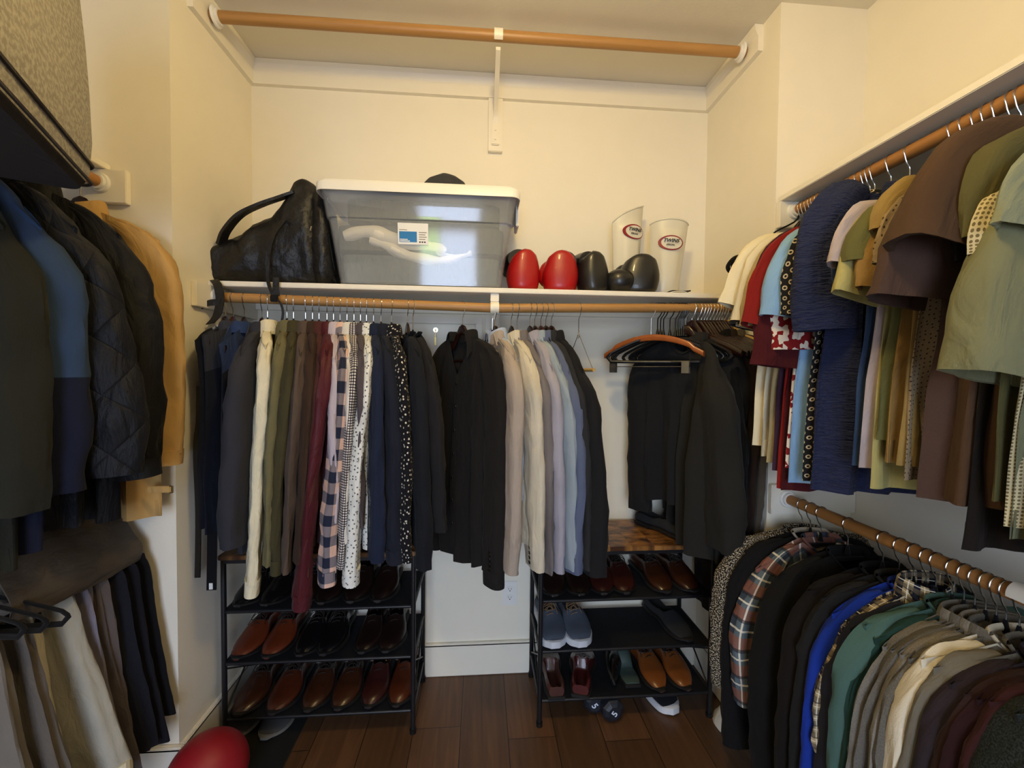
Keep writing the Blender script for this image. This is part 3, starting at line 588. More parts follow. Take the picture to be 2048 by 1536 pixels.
shirt(1082, 1142, 742, 1142, 1138, F('steel_blue_suit', '#565f78', wrinkle=.2), 'steel blue suit jacket with dark sleeve buttons', hl='red-brown hanger holding the steel blue jacket', hang='redwood', btn=dkbtn, **BL)
shirt(1103, 1172, 738, 1180, 1140, F('black_wool_suit', '#1b1b1d', wrinkle=.2), 'black wool suit jacket at the right end of the pale jackets', hl='dark wooden hanger with pale edge holding the black jacket', btn=dkbtn, **dict(BL, th=.024, st=(.036, .04, .034), sw=(.085, .082, .072)))
shirt(1092, 1152, 742, 1160, 1130, F('graphite_suit', '#2a2a2c', wrinkle=.2), 'graphite suit jacket between steel blue and black jackets', hl='dark hanger holding the graphite jacket', **dict(BL, st=(.02, .016, .014)))
# light blue shirt under the first jacket's velvet hanger
hx = at(985, 615, 'y', RODY).x; t = hanger('velvet', 'empty black velvet hanger in front of the pale blue shirt', (hx, RODY - .001, rodz(hx)), -PI / 2 + 1.0, None, w=.10, zn=-.10, zs=-.16)
hx = at(975, 615, 'y', RODY).x; garment('shirt', 'pale blue and white shirt peeking beside the velvet hanger', F('pale_blue_poplin', '#a9b6cf'), (hx + .03, RODY, rodz(hx)), -PI / 2 + .45, zs=-.2, w=.17, L=-.74, sl=(-.0, 0, -.7), th=.012, front=-1, hlabel='dark wooden hanger holding the pale blue shirt', hang='wood', st=(.015, .012, .01))
# wire hanger with a wooden bar
x = at(1158, 612, 'y', RODY).x; wh = thing('clothes_hanger', 'bent wire hanger with a short wooden bar, alone on the bare rod', 'hanger', (x, RODY, rodz(x)), -PI / 2 + .28)
hook_part(chrome, wh, .0015, bot=-.10)
m = MB(); m.tube([(0, 0, -.10), (.10, 0, -.23), (.115, 0, -.245)], .0013, 6); m.tube([(0, 0, -.10), (-.10, 0, -.23), (-.115, 0, -.245)], .0013, 6); m.tube([(0, .003, -.09), (0, -.003, -.10), (0, .003, -.11), (0, -.003, -.12)], .0022, 6); m.build('wire_frame', chrome, wh)
m = MB(); m.tube([(-.118, 0, -.245), (.118, 0, -.245)], .007, 10); m.build('wooden_bar', pale, wh)
# orange wooden clip hanger
x = at(1303, 612, 'y', RODY).x; ch = thing('clothes_hanger', 'curved honey-coloured wooden hanger with two metal trouser clips', 'hanger', (x, RODY, rodz(x)), -.82)
om = plain('honey_wood', C('#9c5526'), .3, coat=.3, var=.25, noise_scale=25); m = MB(); rg = []
for i in range(25):
    x = -.205 + .41 * i / 24; k = abs(x) / .205; zc = -.118 - .062 * k ** 2 - (.008 if k > .8 else 0); hh = .026 - .004 * k; th = .007 + .004 * k
    rg.append([(x, th * sg(math.cos(a), .5), zc + hh / 2 * sg(math.sin(a), .5)) for a in [2 * PI * j / 12 for j in range(12)]])
m.loft(rg, True, True, True); m.build('shoulders', om, ch); hook_part(chrome, ch, .0016, bot=-.108)
m = MB(); m.tube([(-.17, 0, -.18), (-.17, 0, -.235), (.155, 0, -.235), (.155, 0, -.18)], .0016, 6); m.build('clip_bar', chrome, ch)
for cx, tw in ((-.165, .5), (.14, .0)):
    m = MB()
    for yy in (-1, 1): m.loft([[(cx + sx * .014, yy * (.002 + o_) , z) for sx, z in ((-1, -.215), (1, -.215), (1, -.26), (-1, -.26))] for o_ in (.003, .006)], True, True, True, flip=yy < 0)
    m.tube([(cx - .012, 0, -.236), (cx + .012, 0, -.236)], .004, 8); m.build('clip', plain('dull_clip_metal', C('#8d8779'), .5, metal=1), ch, False)
# slim black hangers bunched, fanned towards the room
GBH = 'slim black hangers bunched on the bare part of the rod'
xs = [1316, 1322, 1328, 1341, 1352, 1357, 1361, 1365, 1369, 1374]
proto = None
for i, px in enumerate(xs):
    x = at(px, 612, 'y', RODY).x; a = -.50 - .07 * i + random.Random(i).uniform(-.05, .05)
    lab = 'slim black plastic hanger in the bunch beside the honey-coloured hanger'
    if proto is None: proto = hanger('plastic', lab, (x, RODY, rodz(x)), a, GBH, w=.195, zn=-.098, zs=-.165)
    else: copy_thing(proto, (x, RODY + .0004 * i, rodz(x)), a)
# empty mahogany hangers
GM = 'empty mahogany hangers at the right end of the long rod'; proto = None
for i, px in enumerate([1384, 1396, 1403, 1409, 1414, 1421, 1428, 1434, 1439, 1444, 1450]):
    x = at(px, 612, 'y', RODY).x; a = -PI / 2 + .50 - .01 * i
    if proto is None: proto = hanger('wood', 'empty mahogany hanger in the tight row at the right end', (x, RODY, rodz(x)), a, GM, w=.205, zn=-.09, zs=-.165)
    else: copy_thing(proto, (x, RODY, rodz(x)), a)
x = at(1458, 612, 'y', RODY).x; hanger('pale', 'single pale wood hanger behind the mahogany hangers', (x, RODY, rodz(x)), -PI / 2 + .35, None, zs=-.16)
proto = None
for i, px in enumerate([1464, 1468, 1472]):
    x = at(px, 612, 'y', RODY).x
    if proto is None: proto = hanger('velvet', 'black flocked hanger right of the pale wood hanger', (x, RODY, rodz(x)), -PI / 2 + .25, 'black flocked hangers at the right end of the long rod', zs=-.16)
    else: copy_thing(proto, (x, RODY, rodz(x)), -PI / 2 + .25)
# dark clothes on the right of the long rod
x = at(1377, 612, 'y', RODY).x; garment('sweater', 'dark charcoal fine knit sweater turned to the room, above the right rack', F('charcoal_fine_knit', '#1e1e1f', wrinkle=.3), (x - .01, RODY - .0, rodz(x)), -.85, zs=-.19, w=.20, L=-.80, sl=(-.035, -.03, -.74), sl2=(-.03, -.02, -.86), front=-1, collar='crew', dip=.07, th=.03, st=(.03, .03, .026), sw=(.06, .055, .05), hlabel='mahogany hanger holding the charcoal fine knit', hang='wood')
shirt(1392, 1440, 745, 1452, 1095, F('black_olive_fleece', '#242320', wrinkle=.25), 'heavy black-olive sweatshirt coat hanging over the right rack', 'sweater', L=-.95, collar='hood', th=.045, sw=(.085, .085, .08), st=(.05, .055, .05), w=.215, hl='mahogany hanger holding the heavy sweatshirt coat')
shirt(1446, 1476, 760, 1484, 1000, F('jet_black_wool', '#0e0e0f', wrinkle=.3), 'jet black coat deep in the right corner of the long rod', 'blazer', L=-1.1, collar='lapel', th=.014, far=False, st=(.018, .018, .016), hl='dark hanger of the jet black coat')
for lab, px, col, L in (('dark brown long coat hanging by the right niche wall', 1470, '#2a1f1a', -1.28), ('grey long coat at the very right end of the long rod', 1478, '#4a453e', -1.25)):
    x = min(at(px, 612, 'y', RODY).x, .985 if 'brown' in lab else 1.018)
    garment('blazer', lab, F(lab.split(' long')[0].replace(' ', '_') + '_coating', col, wrinkle=.2), (x, RODY, rodz(x)), -PI / 2 + .0, zs=-.2, w=.18, L=L, sl=(-.03, 0, -.86), collar='lapel', th=.014, st=(.014, .012, .012), hlabel='dark wooden hanger of the ' + lab.split(' hanging')[0].split(' at')[0], name='long_coat')
# belts and ties hanging low on the far left
for i, (px, py0, py1, lab) in enumerate(((392, 900, 1155, 'black woven belt hanging lowest left with glossy beads'), (420, 900, 1180, 'black strap with white end tag hanging at far left'))):
    a = at(px, py0, 'y', RODY - .12); b = at(px + 4, py1, 'y', RODY - .12); t = thing('belt', lab, 'belt', (a.x, a.y, a.z))
    m = MB(); pts = catmull([(0, .02, .22), (.004, .01, .1), (0, 0, 0), (.005, 0, (b.z - a.z) * .5), (.0, 0, b.z - a.z)], 16)
    m.loft([[(p.x + sx * (.009 if i == 0 else .016), p.y + dy, p.z) for sx, dy in ((-1, -.002), (1, -.002), (1, .002), (-1, .002))] for p in pts], True, True, True); m.build('strap', blackv if i else plain('black_braid', C('#0e0d0e'), .3, bump=.6, bscale=90), t, False)
    if i: m = MB(); m.box(-.006, .006, -.004, -.0025, b.z - a.z + .004, b.z - a.z + .026); m.build('tag', whitep, t, False)
FRONT = 1
# ---------------------------------------------------------------- right side rods
def sideR(sx, sy, bx=None, by=None, hem=None, mat=None, label='', rz_=0, xs=.905, kind='tee', rodz_=None, yaw=0, **kw):
    zr = rodz_ or RRZ; s = at(sx, sy, 'x', xs); w = kw.pop('w', RRX - xs)
    yy = s.y
    if bx is not None: e = at(bx, by, 'y', yy); ex = (RRX - e.x) - w; ez = e.z - zr
    else: ex, ez = kw.pop('ex', .015), kw.pop('ez', -.80)
    L = (at(hem[0], hem[1], 'y', yy).z - zr) if hem else kw.pop('L', -.72)
    kw.setdefault('short', kind in ('tee',)); kw.setdefault('front', 1)
    if kind == 'tee': kw.setdefault('sw', (.085, .088, .085)); kw.setdefault('st', (.020, .026, .028)); kw.setdefault('th', .014); kw.setdefault('collar', 'crew'); kw.setdefault('whem', .235)
    return garment(kind, label, mat, (RRX, yy, zr), PI + yaw, zs=s.z - zr, w=w, L=L, sl=(ex, kw.pop('ey', .0), ez), **kw)
HG = 'wooden hanger on the upper right rod carrying the '
CR = 'cream'
sideR(1530, 488, 1486, 622, (1520, 890), F('cream_jersey', '#ddd2b2', wrinkle=.3), 'cream t-shirt, farthest along the upper right rod', hlabel=HG + 'farthest cream t-shirt', st=(.016, .02, .022), ey=.0)
sideR(1548, 490, 1512, 658, (1545, 912), F('ecru_jersey', '#d3c8ab', wrinkle=.4), 'ecru t-shirt with black sleeve trim, beside the farthest cream one', hlabel=HG + 'ecru t-shirt', cuff=.012, cuffmat=F('black_trim', '#18171a'))
sideR(1562, 488, 1534, 660, (1566, 925), F('tan_jersey', '#a4926a', wrinkle=.4), 'tan t-shirt between ecru and red t-shirts', hlabel=HG + 'tan t-shirt')
sideR(1572, 482, 1550, 640, (1575, 940), F('aubergine_jersey', '#3a2433'), 'aubergine t-shirt showing as a thin dark edge left of the red one', hlabel=HG + 'aubergine t-shirt', st=(.01, .012, .012))
sideR(1583, 478, 1534, 660, (1595, 975), F('brick_red_jersey', '#7d1c18'), 'brick red t-shirt with short hemmed sleeve', hlabel=HG + 'brick red t-shirt', st=(.022, .028, .03))
sideR(1593, 482, 1560, 735, (1590, 980), F('wine_jersey', '#451519', wrinkle=.8), 'wine red t-shirt with long crumpled sleeve below the brick red one', hlabel=HG + 'wine red t-shirt')
sideR(1600, 480, 1592, 700, (1593, 935), fabric('red_white_scatter', C('#7d1a1c'), 'scatter', C('#d9cdbc'), sc_=.012), 'red and white patterned shirt under the light blue polo', hlabel=HG + 'red and white patterned shirt', kind='tee', collar='shirt', name='short_sleeve_shirt', cat='shirt')
sideR(1608, 472, 1576, 640, (1612, 965), F('light_blue_pique', '#7fa4c9'), 'light blue polo shirt with pale hem', hlabel=HG + 'light blue polo', collar='shirt', st=(.02, .028, .028), name='polo_shirt', cat='shirt')
sideR(1635, 462, 1621, 632, (1640, 960), fabric('black_ring_print', C('#1b1a1c'), 'rings', C('#b9a98c'), sc_=.021), 'black short sleeve shirt printed with small beige rings', hlabel=HG + 'ring print shirt', collar='shirt', st=(.016, .02, .02), name='short_sleeve_shirt', cat='shirt')
sideR(1668, 392, 1668, 660, (1690, 980), fabric('navy_crinkle', C('#262c48'), 'crinkle', wrinkle=.9), 'large navy crinkled short sleeve shirt', hlabel=HG + 'navy crinkled shirt', collar='shirt', sw=(.10, .105, .11), st=(.036, .045, .045), th=.034, whem=.24, name='short_sleeve_shirt', cat='shirt')
sideR(1738, 440, 1738, 560, (1745, 930), F('slate_blue_jersey', '#34455e'), 'slate blue t-shirt just right of the navy crinkled shirt', hlabel=HG + 'slate blue t-shirt', st=(.014, .016, .016))
sideR(1757, 428, 1722, 545, (1775, 935), F('lilac_grey_jersey', '#a99c9c'), 'lilac grey t-shirt with a chest pocket', hlabel=HG + 'lilac grey t-shirt', st=(.018, .02, .022))
sideR(1777, 425, 1732, 600, (1795, 975), F('pale_yellow_jersey', '#a39a62', wrinkle=.3), 'pale yellow t-shirt left of the olive one', hlabel=HG + 'pale yellow t-shirt', st=(.018, .022, .022))
sideR(1793, 432, 1752, 545, (1812, 880), F('olive_twill', '#5d5c37', wrinkle=.6), 'olive green short sleeve shirt with drooping cuff', hlabel=HG + 'olive short sleeve shirt', collar='shirt', sw=(.085, .085, .075), st=(.026, .036, .04), name='short_sleeve_shirt', cat='shirt')
sideR(1812, 420, 1786, 585, (1815, 925), F('ochre_jersey', '#8a6c3c'), 'ochre t-shirt between olive and mustard sleeves', hlabel=HG + 'ochre t-shirt')
sideR(1835, 398, 1806, 480, (1825, 930), F('mustard_twill', '#8d7544'), 'mustard short sleeve shirt with open dark cuff', hlabel=HG + 'mustard shirt', collar='shirt', sw=(.085, .08, .07), name='short_sleeve_shirt', cat='shirt')
sideR(1850, 400, 1825, 540, (1838, 960), fabric('beige_geometric', C('#8f7c60'), 'dots', C('#3c3026'), sc_=.010), 'beige shirt with tiny dark geometric print', hlabel=HG + 'beige geometric shirt', collar='shirt', st=(.014, .016, .018), name='short_sleeve_shirt', cat='shirt')
sideR(1885, 385, 1842, 610, (1868, 995), F('mauve_brown_jersey', '#4a3830', wrinkle=.5), 'mauve brown t-shirt with wide sleeve', hlabel=HG + 'mauve brown t-shirt', sw=(.10, .10, .11), st=(.034, .04, .042), th=.024)
sideR(1985, 272, 1905, 520, (1955, 1008), F('chocolate_jersey', '#4a3626', wrinkle=.4), 'large chocolate brown t-shirt with rolled flaring sleeve', hlabel=HG + 'chocolate t-shirt', sw=(.105, .118, .125), st=(.034, .050, .055), th=.045, whem=.235, xs=.93)
sideR(2035, 290, 2020, 480, (2020, 1000), F('moss_brown_jersey', '#55502e'), 'moss brown t-shirt right of the chocolate one', hlabel=HG + 'moss brown t-shirt')
sideR(2085, 390, 2010, 760, (2080, 1080), F('sage_linen', '#737458', wrinkle=.7), 'sage green linen shirt with long wide sleeve', hlabel=HG + 'sage linen shirt', collar='shirt', sw=(.095, .10, .10), st=(.03, .045, .05), name='short_sleeve_shirt', cat='shirt')
sideR(2060, 400, 2040, 520, (2050, 1050), fabric('cream_open_mesh', C('#c2b690'), 'mesh', C('#6e6244'), sc_=.006), 'cream open mesh knit shirt at the right edge', hlabel=HG + 'cream mesh knit', st=(.014, .018, .02), name='short_sleeve_shirt', cat='shirt')
sideR(2130, 330, 2080, 480, (2130, 1130), F('grey_green_linen', '#84876c', wrinkle=.7), 'grey-green linen shirt, nearest on the upper right rod', hlabel=HG + 'grey-green linen shirt', collar='shirt', st=(.014, .018, .02), name='short_sleeve_shirt', cat='shirt')
sideR(2000, 350, 1995, 520, (2005, 1095), F('very_dark_jersey', '#1a1512'), 'very dark t-shirt hanging lowest behind the mesh knit', hlabel=HG + 'very dark t-shirt', st=(.01, .012, .012), xs=.93)
for i, px in enumerate([1606, 1612, 1619, 1626, 1632, 1640, 1648, 1655]):
    y = at(px, 405, 'x', RRX).y
    if i == 0: pe = hanger('wood', 'empty wooden hanger in the tight row at the far end of the upper right rod', (RRX, y, RRZ), PI, 'empty hangers packed at the far end of the upper right rod', w=.16, zs=-.14)
    else: copy_thing(pe, (RRX, y, RRZ), PI)
# lower right rod
HL = 'black flocked hanger on the lower right rod carrying the '
def low(sx, sy, mat, label, short, **kw):
    kw.setdefault('collar', 'crew'); kw.setdefault('st', (.026, .026, .024)); kw.setdefault('sw', (.072, .062, .05)); kw.setdefault('th', .02)
    return sideR(sx, sy, mat=mat, label=label, kind=kw.pop('kind', 'sweater'), rodz_=RRZ2, xs=kw.pop('xs', .90), hang=kw.pop('hang', 'velvet'), hlabel=HL + short, zn=-.085, **kw)
low(1468, 1085, fabric('black_white_boucle', C('#15120f'), 'boucle', C('#b8ab94'), sc_=.004), 'black and white boucle knit, farthest on the lower right rod', 'boucle knit', xs=.87, ez=-.62, L=-.66)
low(1493, 1100, F('black_tipped_knit', '#121112'), 'black cardigan with white shoulder piping behind the plaid flannel', 'white piped cardigan', xs=.89, cmat=F('white_piping', '#b5ab98'))
low(1515, 1135, fabric('grey_rust_flannel', C('#5d6a72'), 'flannel', C('#39424e'), C('#8d5a48'), sc_=.085), 'blue, rust and cream plaid flannel shirt', 'plaid flannel', kind='shirt', st=(.03, .03, .03), ez=-.62)
low(1560, 1150, F('black_lambswool', '#131211', wrinkle=.2), 'black crew neck sweater in front of the plaid flannel', 'black crew neck', st=(.036, .04, .04), th=.034, dip=.06)
low(1618, 1180, F('blackish_brown_knit', '#15110f', wrinkle=.2), 'blackish brown sweater with wide neck', 'blackish brown sweater', st=(.032, .034, .03), th=.03)
low(1645, 1195, F('asphalt_knit', '#1d1c1c'), 'asphalt grey sweater left of the royal blue one', 'asphalt sweater', st=(.018, .018, .018))
low(1668, 1225, F('royal_blue_knit', '#17318c', wrinkle=.2), 'royal blue sweater left of the small plaid shirt', 'royal blue sweater', st=(.024, .024, .022))
low(1688, 1250, fabric('tan_navy_plaid', C('#a3916c'), 'flannel', C('#1b1f2e'), C('#5c5244'), sc_=.03), 'tan and navy small plaid shirt between blue and navy sweaters', 'small plaid shirt', kind='shirt', collar='shirt', st=(.016, .012, .012), ez=-.5)
low(1705, 1255, F('midnight_fleece', '#20222f', wrinkle=.2), 'midnight navy sweater beside the teal one', 'midnight navy sweater', st=(.034, .034, .03), th=.024)
low(1733, 1248, F('teal_fleece', '#45615b', wrinkle=.2), 'teal green sweatshirt with smooth broad sleeve', 'teal sweatshirt', st=(.032, .036, .034), sw=(.08, .07, .055))
low(1752, 1275, F('bottle_green_knit', '#1f3a34'), 'bottle green sweater edge right of the teal sweatshirt', 'bottle green sweater', st=(.012, .014, .012))
for i, (sx, col) in enumerate(((1770, '#6b665d'), (1788, '#5b5750'), (1806, '#777166'), (1822, '#5a564e'))):
    low(sx, 1290 + i * 8, F('heather_grey_%s' % 'abcd'[i], col, 'heather', C(['#76726a', '#66625b', '#837d72', '#66625a'][i]), sc_=.003), ['mid grey heather hoodie next to the green sweater', 'slightly darker grey heather hoodie, second of the grey ones', 'light grey heather hoodie, third of the grey ones', 'grey heather hoodie touching the white t-shirt'][i], ['first grey hoodie', 'second grey hoodie', 'third grey hoodie', 'fourth grey hoodie'][i], st=(.016, .018, .016), collar='hood', name='hoodie', cat='hoodie')
low(1845, 1315, F('white_thermal', '#d5ccb6', wrinkle=.4), 'cream white long sleeve shirt with ribbed collar', 'cream white long sleeve shirt', st=(.026, .028, .024))
low(1875, 1335, F('stone_grey_jersey', '#6a6457'), 'stone grey crew neck right of the cream white shirt', 'stone grey crew neck', st=(.02, .02, .02), dip=.07)
low(1905, 1365, F('dark_plum_knit', '#2c2428'), 'dark plum sweater in front of the stone grey one', 'dark plum sweater', st=(.03, .034, .03))
low(1935, 1385, F('raisin_knit', '#2e1d1a'), 'raisin brown sweater, left of the two maroon ones', 'raisin brown sweater', st=(.02, .02, .02))
low(1958, 1395, F('maroon_knit', '#281315'), 'maroon sweater right of the raisin brown one', 'maroon sweater', st=(.018, .02, .02))
low(1985, 1400, F('garnet_knit', '#341816'), 'garnet sweater left of the nearest dark sweater', 'garnet sweater', st=(.014, .016, .014))
low(2035, 1425, F('speckled_black_knit', '#171a18', 'heather', C('#2c302c'), sc_=.003), 'speckled black sweater, nearest on the lower right rod', 'nearest speckled sweater', st=(.045, .06, .06), th=.05)
# ---------------------------------------------------------------- left side rods
def sideL(sx, sy, ezp, mat, label, hl, hemz, xs=-.98, yaw=0, **kw):
    s = at(sx, sy, 'x', xs); w = kw.pop('w', xs - LRX); e = at(ezp[0], ezp[1], 'y', s.y)
    return garment(kw.pop('kind', 'blazer'), label, mat, (LRX, s.y, LRZ), yaw, zs=s.z - LRZ, w=w, L=hemz - LRZ, sl=(e.x - LRX - w, 0, e.z - LRZ), hlabel=hl, **kw)
kh = F('khaki_twill', '#b8935a', wrinkle=.4)
g = sideL(318, 478, (322, 905), kh, 'khaki zip jacket with strapped cuff, farthest on the left rod', 'dark wooden hanger of the khaki jacket', .955, collar='shirt', front=-1, cuff=.045, th=.022, sw=(.075, .068, .058), st=(.034, .032, .032), name='khaki_jacket', w=.215, cat='jacket')
m = MB(); m.bbox(.205, .272, -.040, -.034, -.955, -.935, .002); m.build('cuff_strap', kh, g); m = MB(); m.tube([(.268, -.038, -.955), (.276, -.038, -.955), (.276, -.038, -.935), (.268, -.038, -.935)], .0022, 6); m.build('buckle', brass, g)
sideL(238, 470, (272, 925), F('black_bomber_nylon', '#121213', rough=.6, wrinkle=.8), 'black bomber jacket with ribbed cuffs beside the khaki jacket', 'dark hanger of the black bomber jacket', 1.0, collar='shirt', front=-1, cuff=.05, th=.04, sw=(.085, .08, .055), st=(.045, .045, .035), name='bomber_jacket', kind='sweater', cat='jacket')
sideL(150, 455, (215, 950), fabric('black_quilted_nylon', C('#15161a'), 'quilt', sc_=.14, rough=.55, wrinkle=.8), 'black diamond quilted jacket between blue and bomber jackets', 'dark hanger of the quilted jacket', 1.02, collar='shirt', front=-1, th=.045, sw=(.095, .095, .075), st=(.05, .055, .045), fold=.05, name='quilted_jacket', kind='sweater', cat='jacket')
sideL(78, 450, (95, 985), fabric('blue_softshell', C('#2d3e58'), 'panel', C('#15192a'), sc_=.50, wrinkle=.3), 'blue softshell jacket with dark navy lower sleeves', 'dark hanger of the blue softshell jacket', 1.0, collar='shirt', front=-1, th=.04, sw=(.09, .085, .07), st=(.045, .045, .04), name='softshell_jacket', kind='sweater', cat='jacket', cmat=F('dark_yoke', '#141720'))
sideL(2, 445, (8, 1020), F('dark_olive_canvas', '#23231c', wrinkle=.4), 'dark olive jacket at the left edge, nearest on the left rod', 'dark hanger of the dark olive jacket', .98, collar='shirt', front=-1, th=.04, sw=(.085, .08, .07), st=(.045, .045, .04), name='field_jacket', kind='sweater', cat='jacket')
# trousers on the lower left rod
def trousers(y, xt, zt, xb, zb, mat, label, hl, A=(.10, .12, .15, .17), B=(.014, .02, .028, .03), fold=.25, seed=1, name='folded_trousers', rz=0, yb=0):
    g = thing(name, label, 'trousers', (LRX, y, LRZ2), rz); xt -= LRX; xb -= LRX; zt -= LRZ2; zb -= LRZ2; m = MB()
    # outer edge runs from (xt,zt) to (xb,zb); centre line sits A inside it
    sweep(m, [(xt - A[0] + .0, 0, zt), (xt - A[0] + .002, yb * .1, zt - .03), (xt * .5 + xb * .5 - A[1] - .01, yb * .5, zt * .5 + zb * .5), (xb - A[2], yb, zb)], A[:3], B[:3], n=40, seed=seed, fold=fold, rows=34, nf=7, wr=.0035)
    m.build('leg_fabric', mat, g)
    hanger('velvet', hl, (LRX, y, LRZ2), rz, 'slim black hangers on the lower left rod', w=.125 if False else max(.09, xt - .012), zn=-.09, zs=zt + .0)
    return g
HT = 'slim black hanger on the lower left rod carrying the '
trousers(1.375, -1.075, .80, -.985, .28, F('black_wool_trouser', '#101013'), 'black trousers, farthest on the lower left rod', HT + 'farthest black trousers', seed=1, B=(.012, .018, .02))
trousers(1.335, -1.080, .80, -.98, .22, F('navy_trouser', '#16161c'), 'blue-black trousers next to the farthest ones', HT + 'blue-black trousers', seed=2, B=(.012, .018, .022))
trousers(1.295, -1.085, .80, -.985, .24, F('ink_trouser', '#1a1b22'), 'ink dark trousers, third from the wall', HT + 'ink dark trousers', seed=3, B=(.012, .018, .022))
trousers(1.25, -1.095, .80, -.99, .2, F('taupe_grey_trouser', '#59504d'), 'taupe grey trousers beside the dark ones', HT + 'taupe grey trousers', seed=4, B=(.012, .018, .02))
trousers(1.21, -1.10, .80, -.995, .18, F('lilac_grey_trouser', '#77717a'), 'lilac grey trousers behind the pale chinos', HT + 'lilac grey trousers', seed=5, B=(.012, .018, .02))
g = trousers(1.165, -1.105, .80, -.955, .30, F('pale_stone_chino', '#a29e90', wrinkle=.4), 'pale stone chinos with turned-up white cuff', HT + 'pale stone chinos', seed=6, B=(.014, .026, .034), fold=.12)
m = MB(); sweep(m, [(.15, 0, -.665), (.155, 0, -.70), (.165, -.002, -.735)], (.092, .094, .09), (.038, .040, .038), n=40, rows=8, fold=.03, wr=.002); m.build('turn_up', F('white_lining', '#d6cfb4'), g)
trousers(1.10, -1.13, .80, -1.03, .2, F('white_linen_trouser', '#bcb49f', wrinkle=.6), 'off white linen trousers with visible waistband', HT + 'off white linen trousers', seed=7, B=(.012, .02, .024))
trousers(1.04, -1.09, .79, -.93, .16, F('warm_grey_trouser', '#5f5850'), 'warm grey trousers sweeping across the lower left', HT + 'warm grey trousers', seed=8, B=(.014, .024, .03))
trousers(.98, -1.08, .79, -.95, .14, F('mid_grey_trouser', '#6d675f', wrinkle=.3), 'mid grey trousers at the bottom left edge', HT + 'mid grey trousers', seed=9, B=(.014, .026, .03), fold=.18)
for i, (y, rz, lab) in enumerate(((.985, -.08, 'empty black rounded hanger dangling in front of the grey trousers'), (1.005, .0, 'second empty black rounded hanger just behind the dangling one'), (1.03, .05, 'empty black rounded hanger against the brown satin cloth'))):
    hanger('velvet', lab, (LRX, y, LRZ2), rz, None, w=.19 + .012 * i, zn=-.09, zs=-.125 - .008 * i)
t = thing('satin_trousers', 'brown-grey satin trousers slung over the lower left rod', 'trousers', (LRX, 1.2, LRZ2)); m = MB(); rings = []
for i in range(25):
    v = i / 24; y = -.19 + .36 * v; rg = []
    outer = catmull([(-.13, 0, -.20), (-.07, 0, -.02), (-.01, 0, .026), (.05, 0, -.005), (.10, 0, -.07), (.135, 0, -.13), (.13, 0, -.17)], 22)
    k = 1 - .12 * abs(v - .5)
    for s_ in (1, 0):
        for j, p in enumerate(outer if s_ else reversed(outer)):
            d = .012 * nz(p.x * 12 + 3, y * 9, p.z * 10) + .006 * nz(p.x * 30, y * 25, 2)
            q = p * k; q = q - Vector((0, 0, .006)) * (1 - s_) if not s_ else q
            rg.append((q.x + d * .5, y + .02 * nz(p.x * 8, 1, p.z * 8), q.z + d + .0 - .02 * v))
    rings.append(rg)
m.loft(rings, True, True, True, flip=True); m.build('cloth', F('brown_grey_satin', '#4f463b', rough=.5, wrinkle=.6), t)
# grey storage bag hung on the left rod
gm = fabric('grey_heather_felt', C('#8d887e'), 'heather', C('#a8a296'), sc_=.009, wrinkle=.15); dm = F('dark_grey_lining', '#2f2b2c', wrinkle=.2)
c0 = at(185, 385, 'z', 1.80); c1 = at(0, 190, 'z', 1.80); e = (c1 - c0).normalized(); c0 = Vector((c0.x, c0.y, 0)); ang = math.atan2(e.y, e.x)
t = thing('storage_bag', 'grey heather fabric storage bag with dark underside, hanging top left', 'bag', (c0.x, c0.y, 1.80), ang)
# local x runs along the visible face towards the camera, local y away from the aisle
wd, dp, ht = .50, .26, .46; sgn = 1
def bagring(z, i, r=.03):
    pts = []; x0, x1, y0, y1 = i, wd - i, i, dp - i
    for cx, cy, a0 in ((x1 - r, y1 - r, 0), (x0 + r, y1 - r, 90), (x0 + r, y0 + r, 180), (x1 - r, y0 + r, 270)):
        for k in range(6): a = math.radians(a0 + 18 * k); pts.append((cx + r * math.cos(a), -(cy + r * math.sin(a)), z))
    return pts
sy = -1
m = MB(); rg = [bagring(z, i_) for z, i_ in ((.012, .004), (.03, -.002), (.10, -.006), (.20, -.004), (.30, .0), (.40, .006), (.46, .012), (.462, .05))]; m.loft(rg, True, False, True, flip=True); m.build('side_panel', gm, t)
m = MB(); m.loft([bagring(z, i_) for z, i_ in ((-.004, .03), (-.004, .01), (.012, .003))], True, True, False, flip=True); m.build('underside', dm, t)
for zz in (.013, .05):
    m = MB(); r_ = bagring(zz, -.003 - zz * .06); m.tube(r_ + [r_[0]], .0035, 6); m.build('piping', F('dark_piping', '#4a4545'), t)
# ---------------------------------------------------------------- things on the long shelf
SH = SZ1
# black backpack lying on its side
blk = plain('black_nylon', C('#0d0d0f'), .5, bump=.45, bscale=18, bd=.03, var=.25, noise_scale=14)
t = thing('backpack', 'black backpack lying on its side at the left end of the long shelf', 'backpack', (-.83, 1.68, SH))
prof = [(412, 530, 548), (420, 500, 562), (436, 486, 567), (470, 470, 568), (510, 445, 569), (545, 424, 570), (572, 402, 570), (590, 362, 570), (606, 355, 570), (626, 362, 570), (642, 372, 570), (655, 400, 570), (664, 440, 570), (668, 520, 570)]
m = MB(); rings = []; N = 30
P = []
for px, a, b in prof:
    A = at(px, a, 'y', 1.64); P.append(((A.x + .83), A.z - SH))
XX = [P[0][0] + (P[-1][0] - P[0][0]) * i / 40 for i in range(41)]
def interp(x):
    for (x0, z0), (x1, z1) in zip(P, P[1:]):
        if x <= x1 + 1e-6: return z0 + (z1 - z0) * (x - x0) / (x1 - x0)
    return P[-1][1]
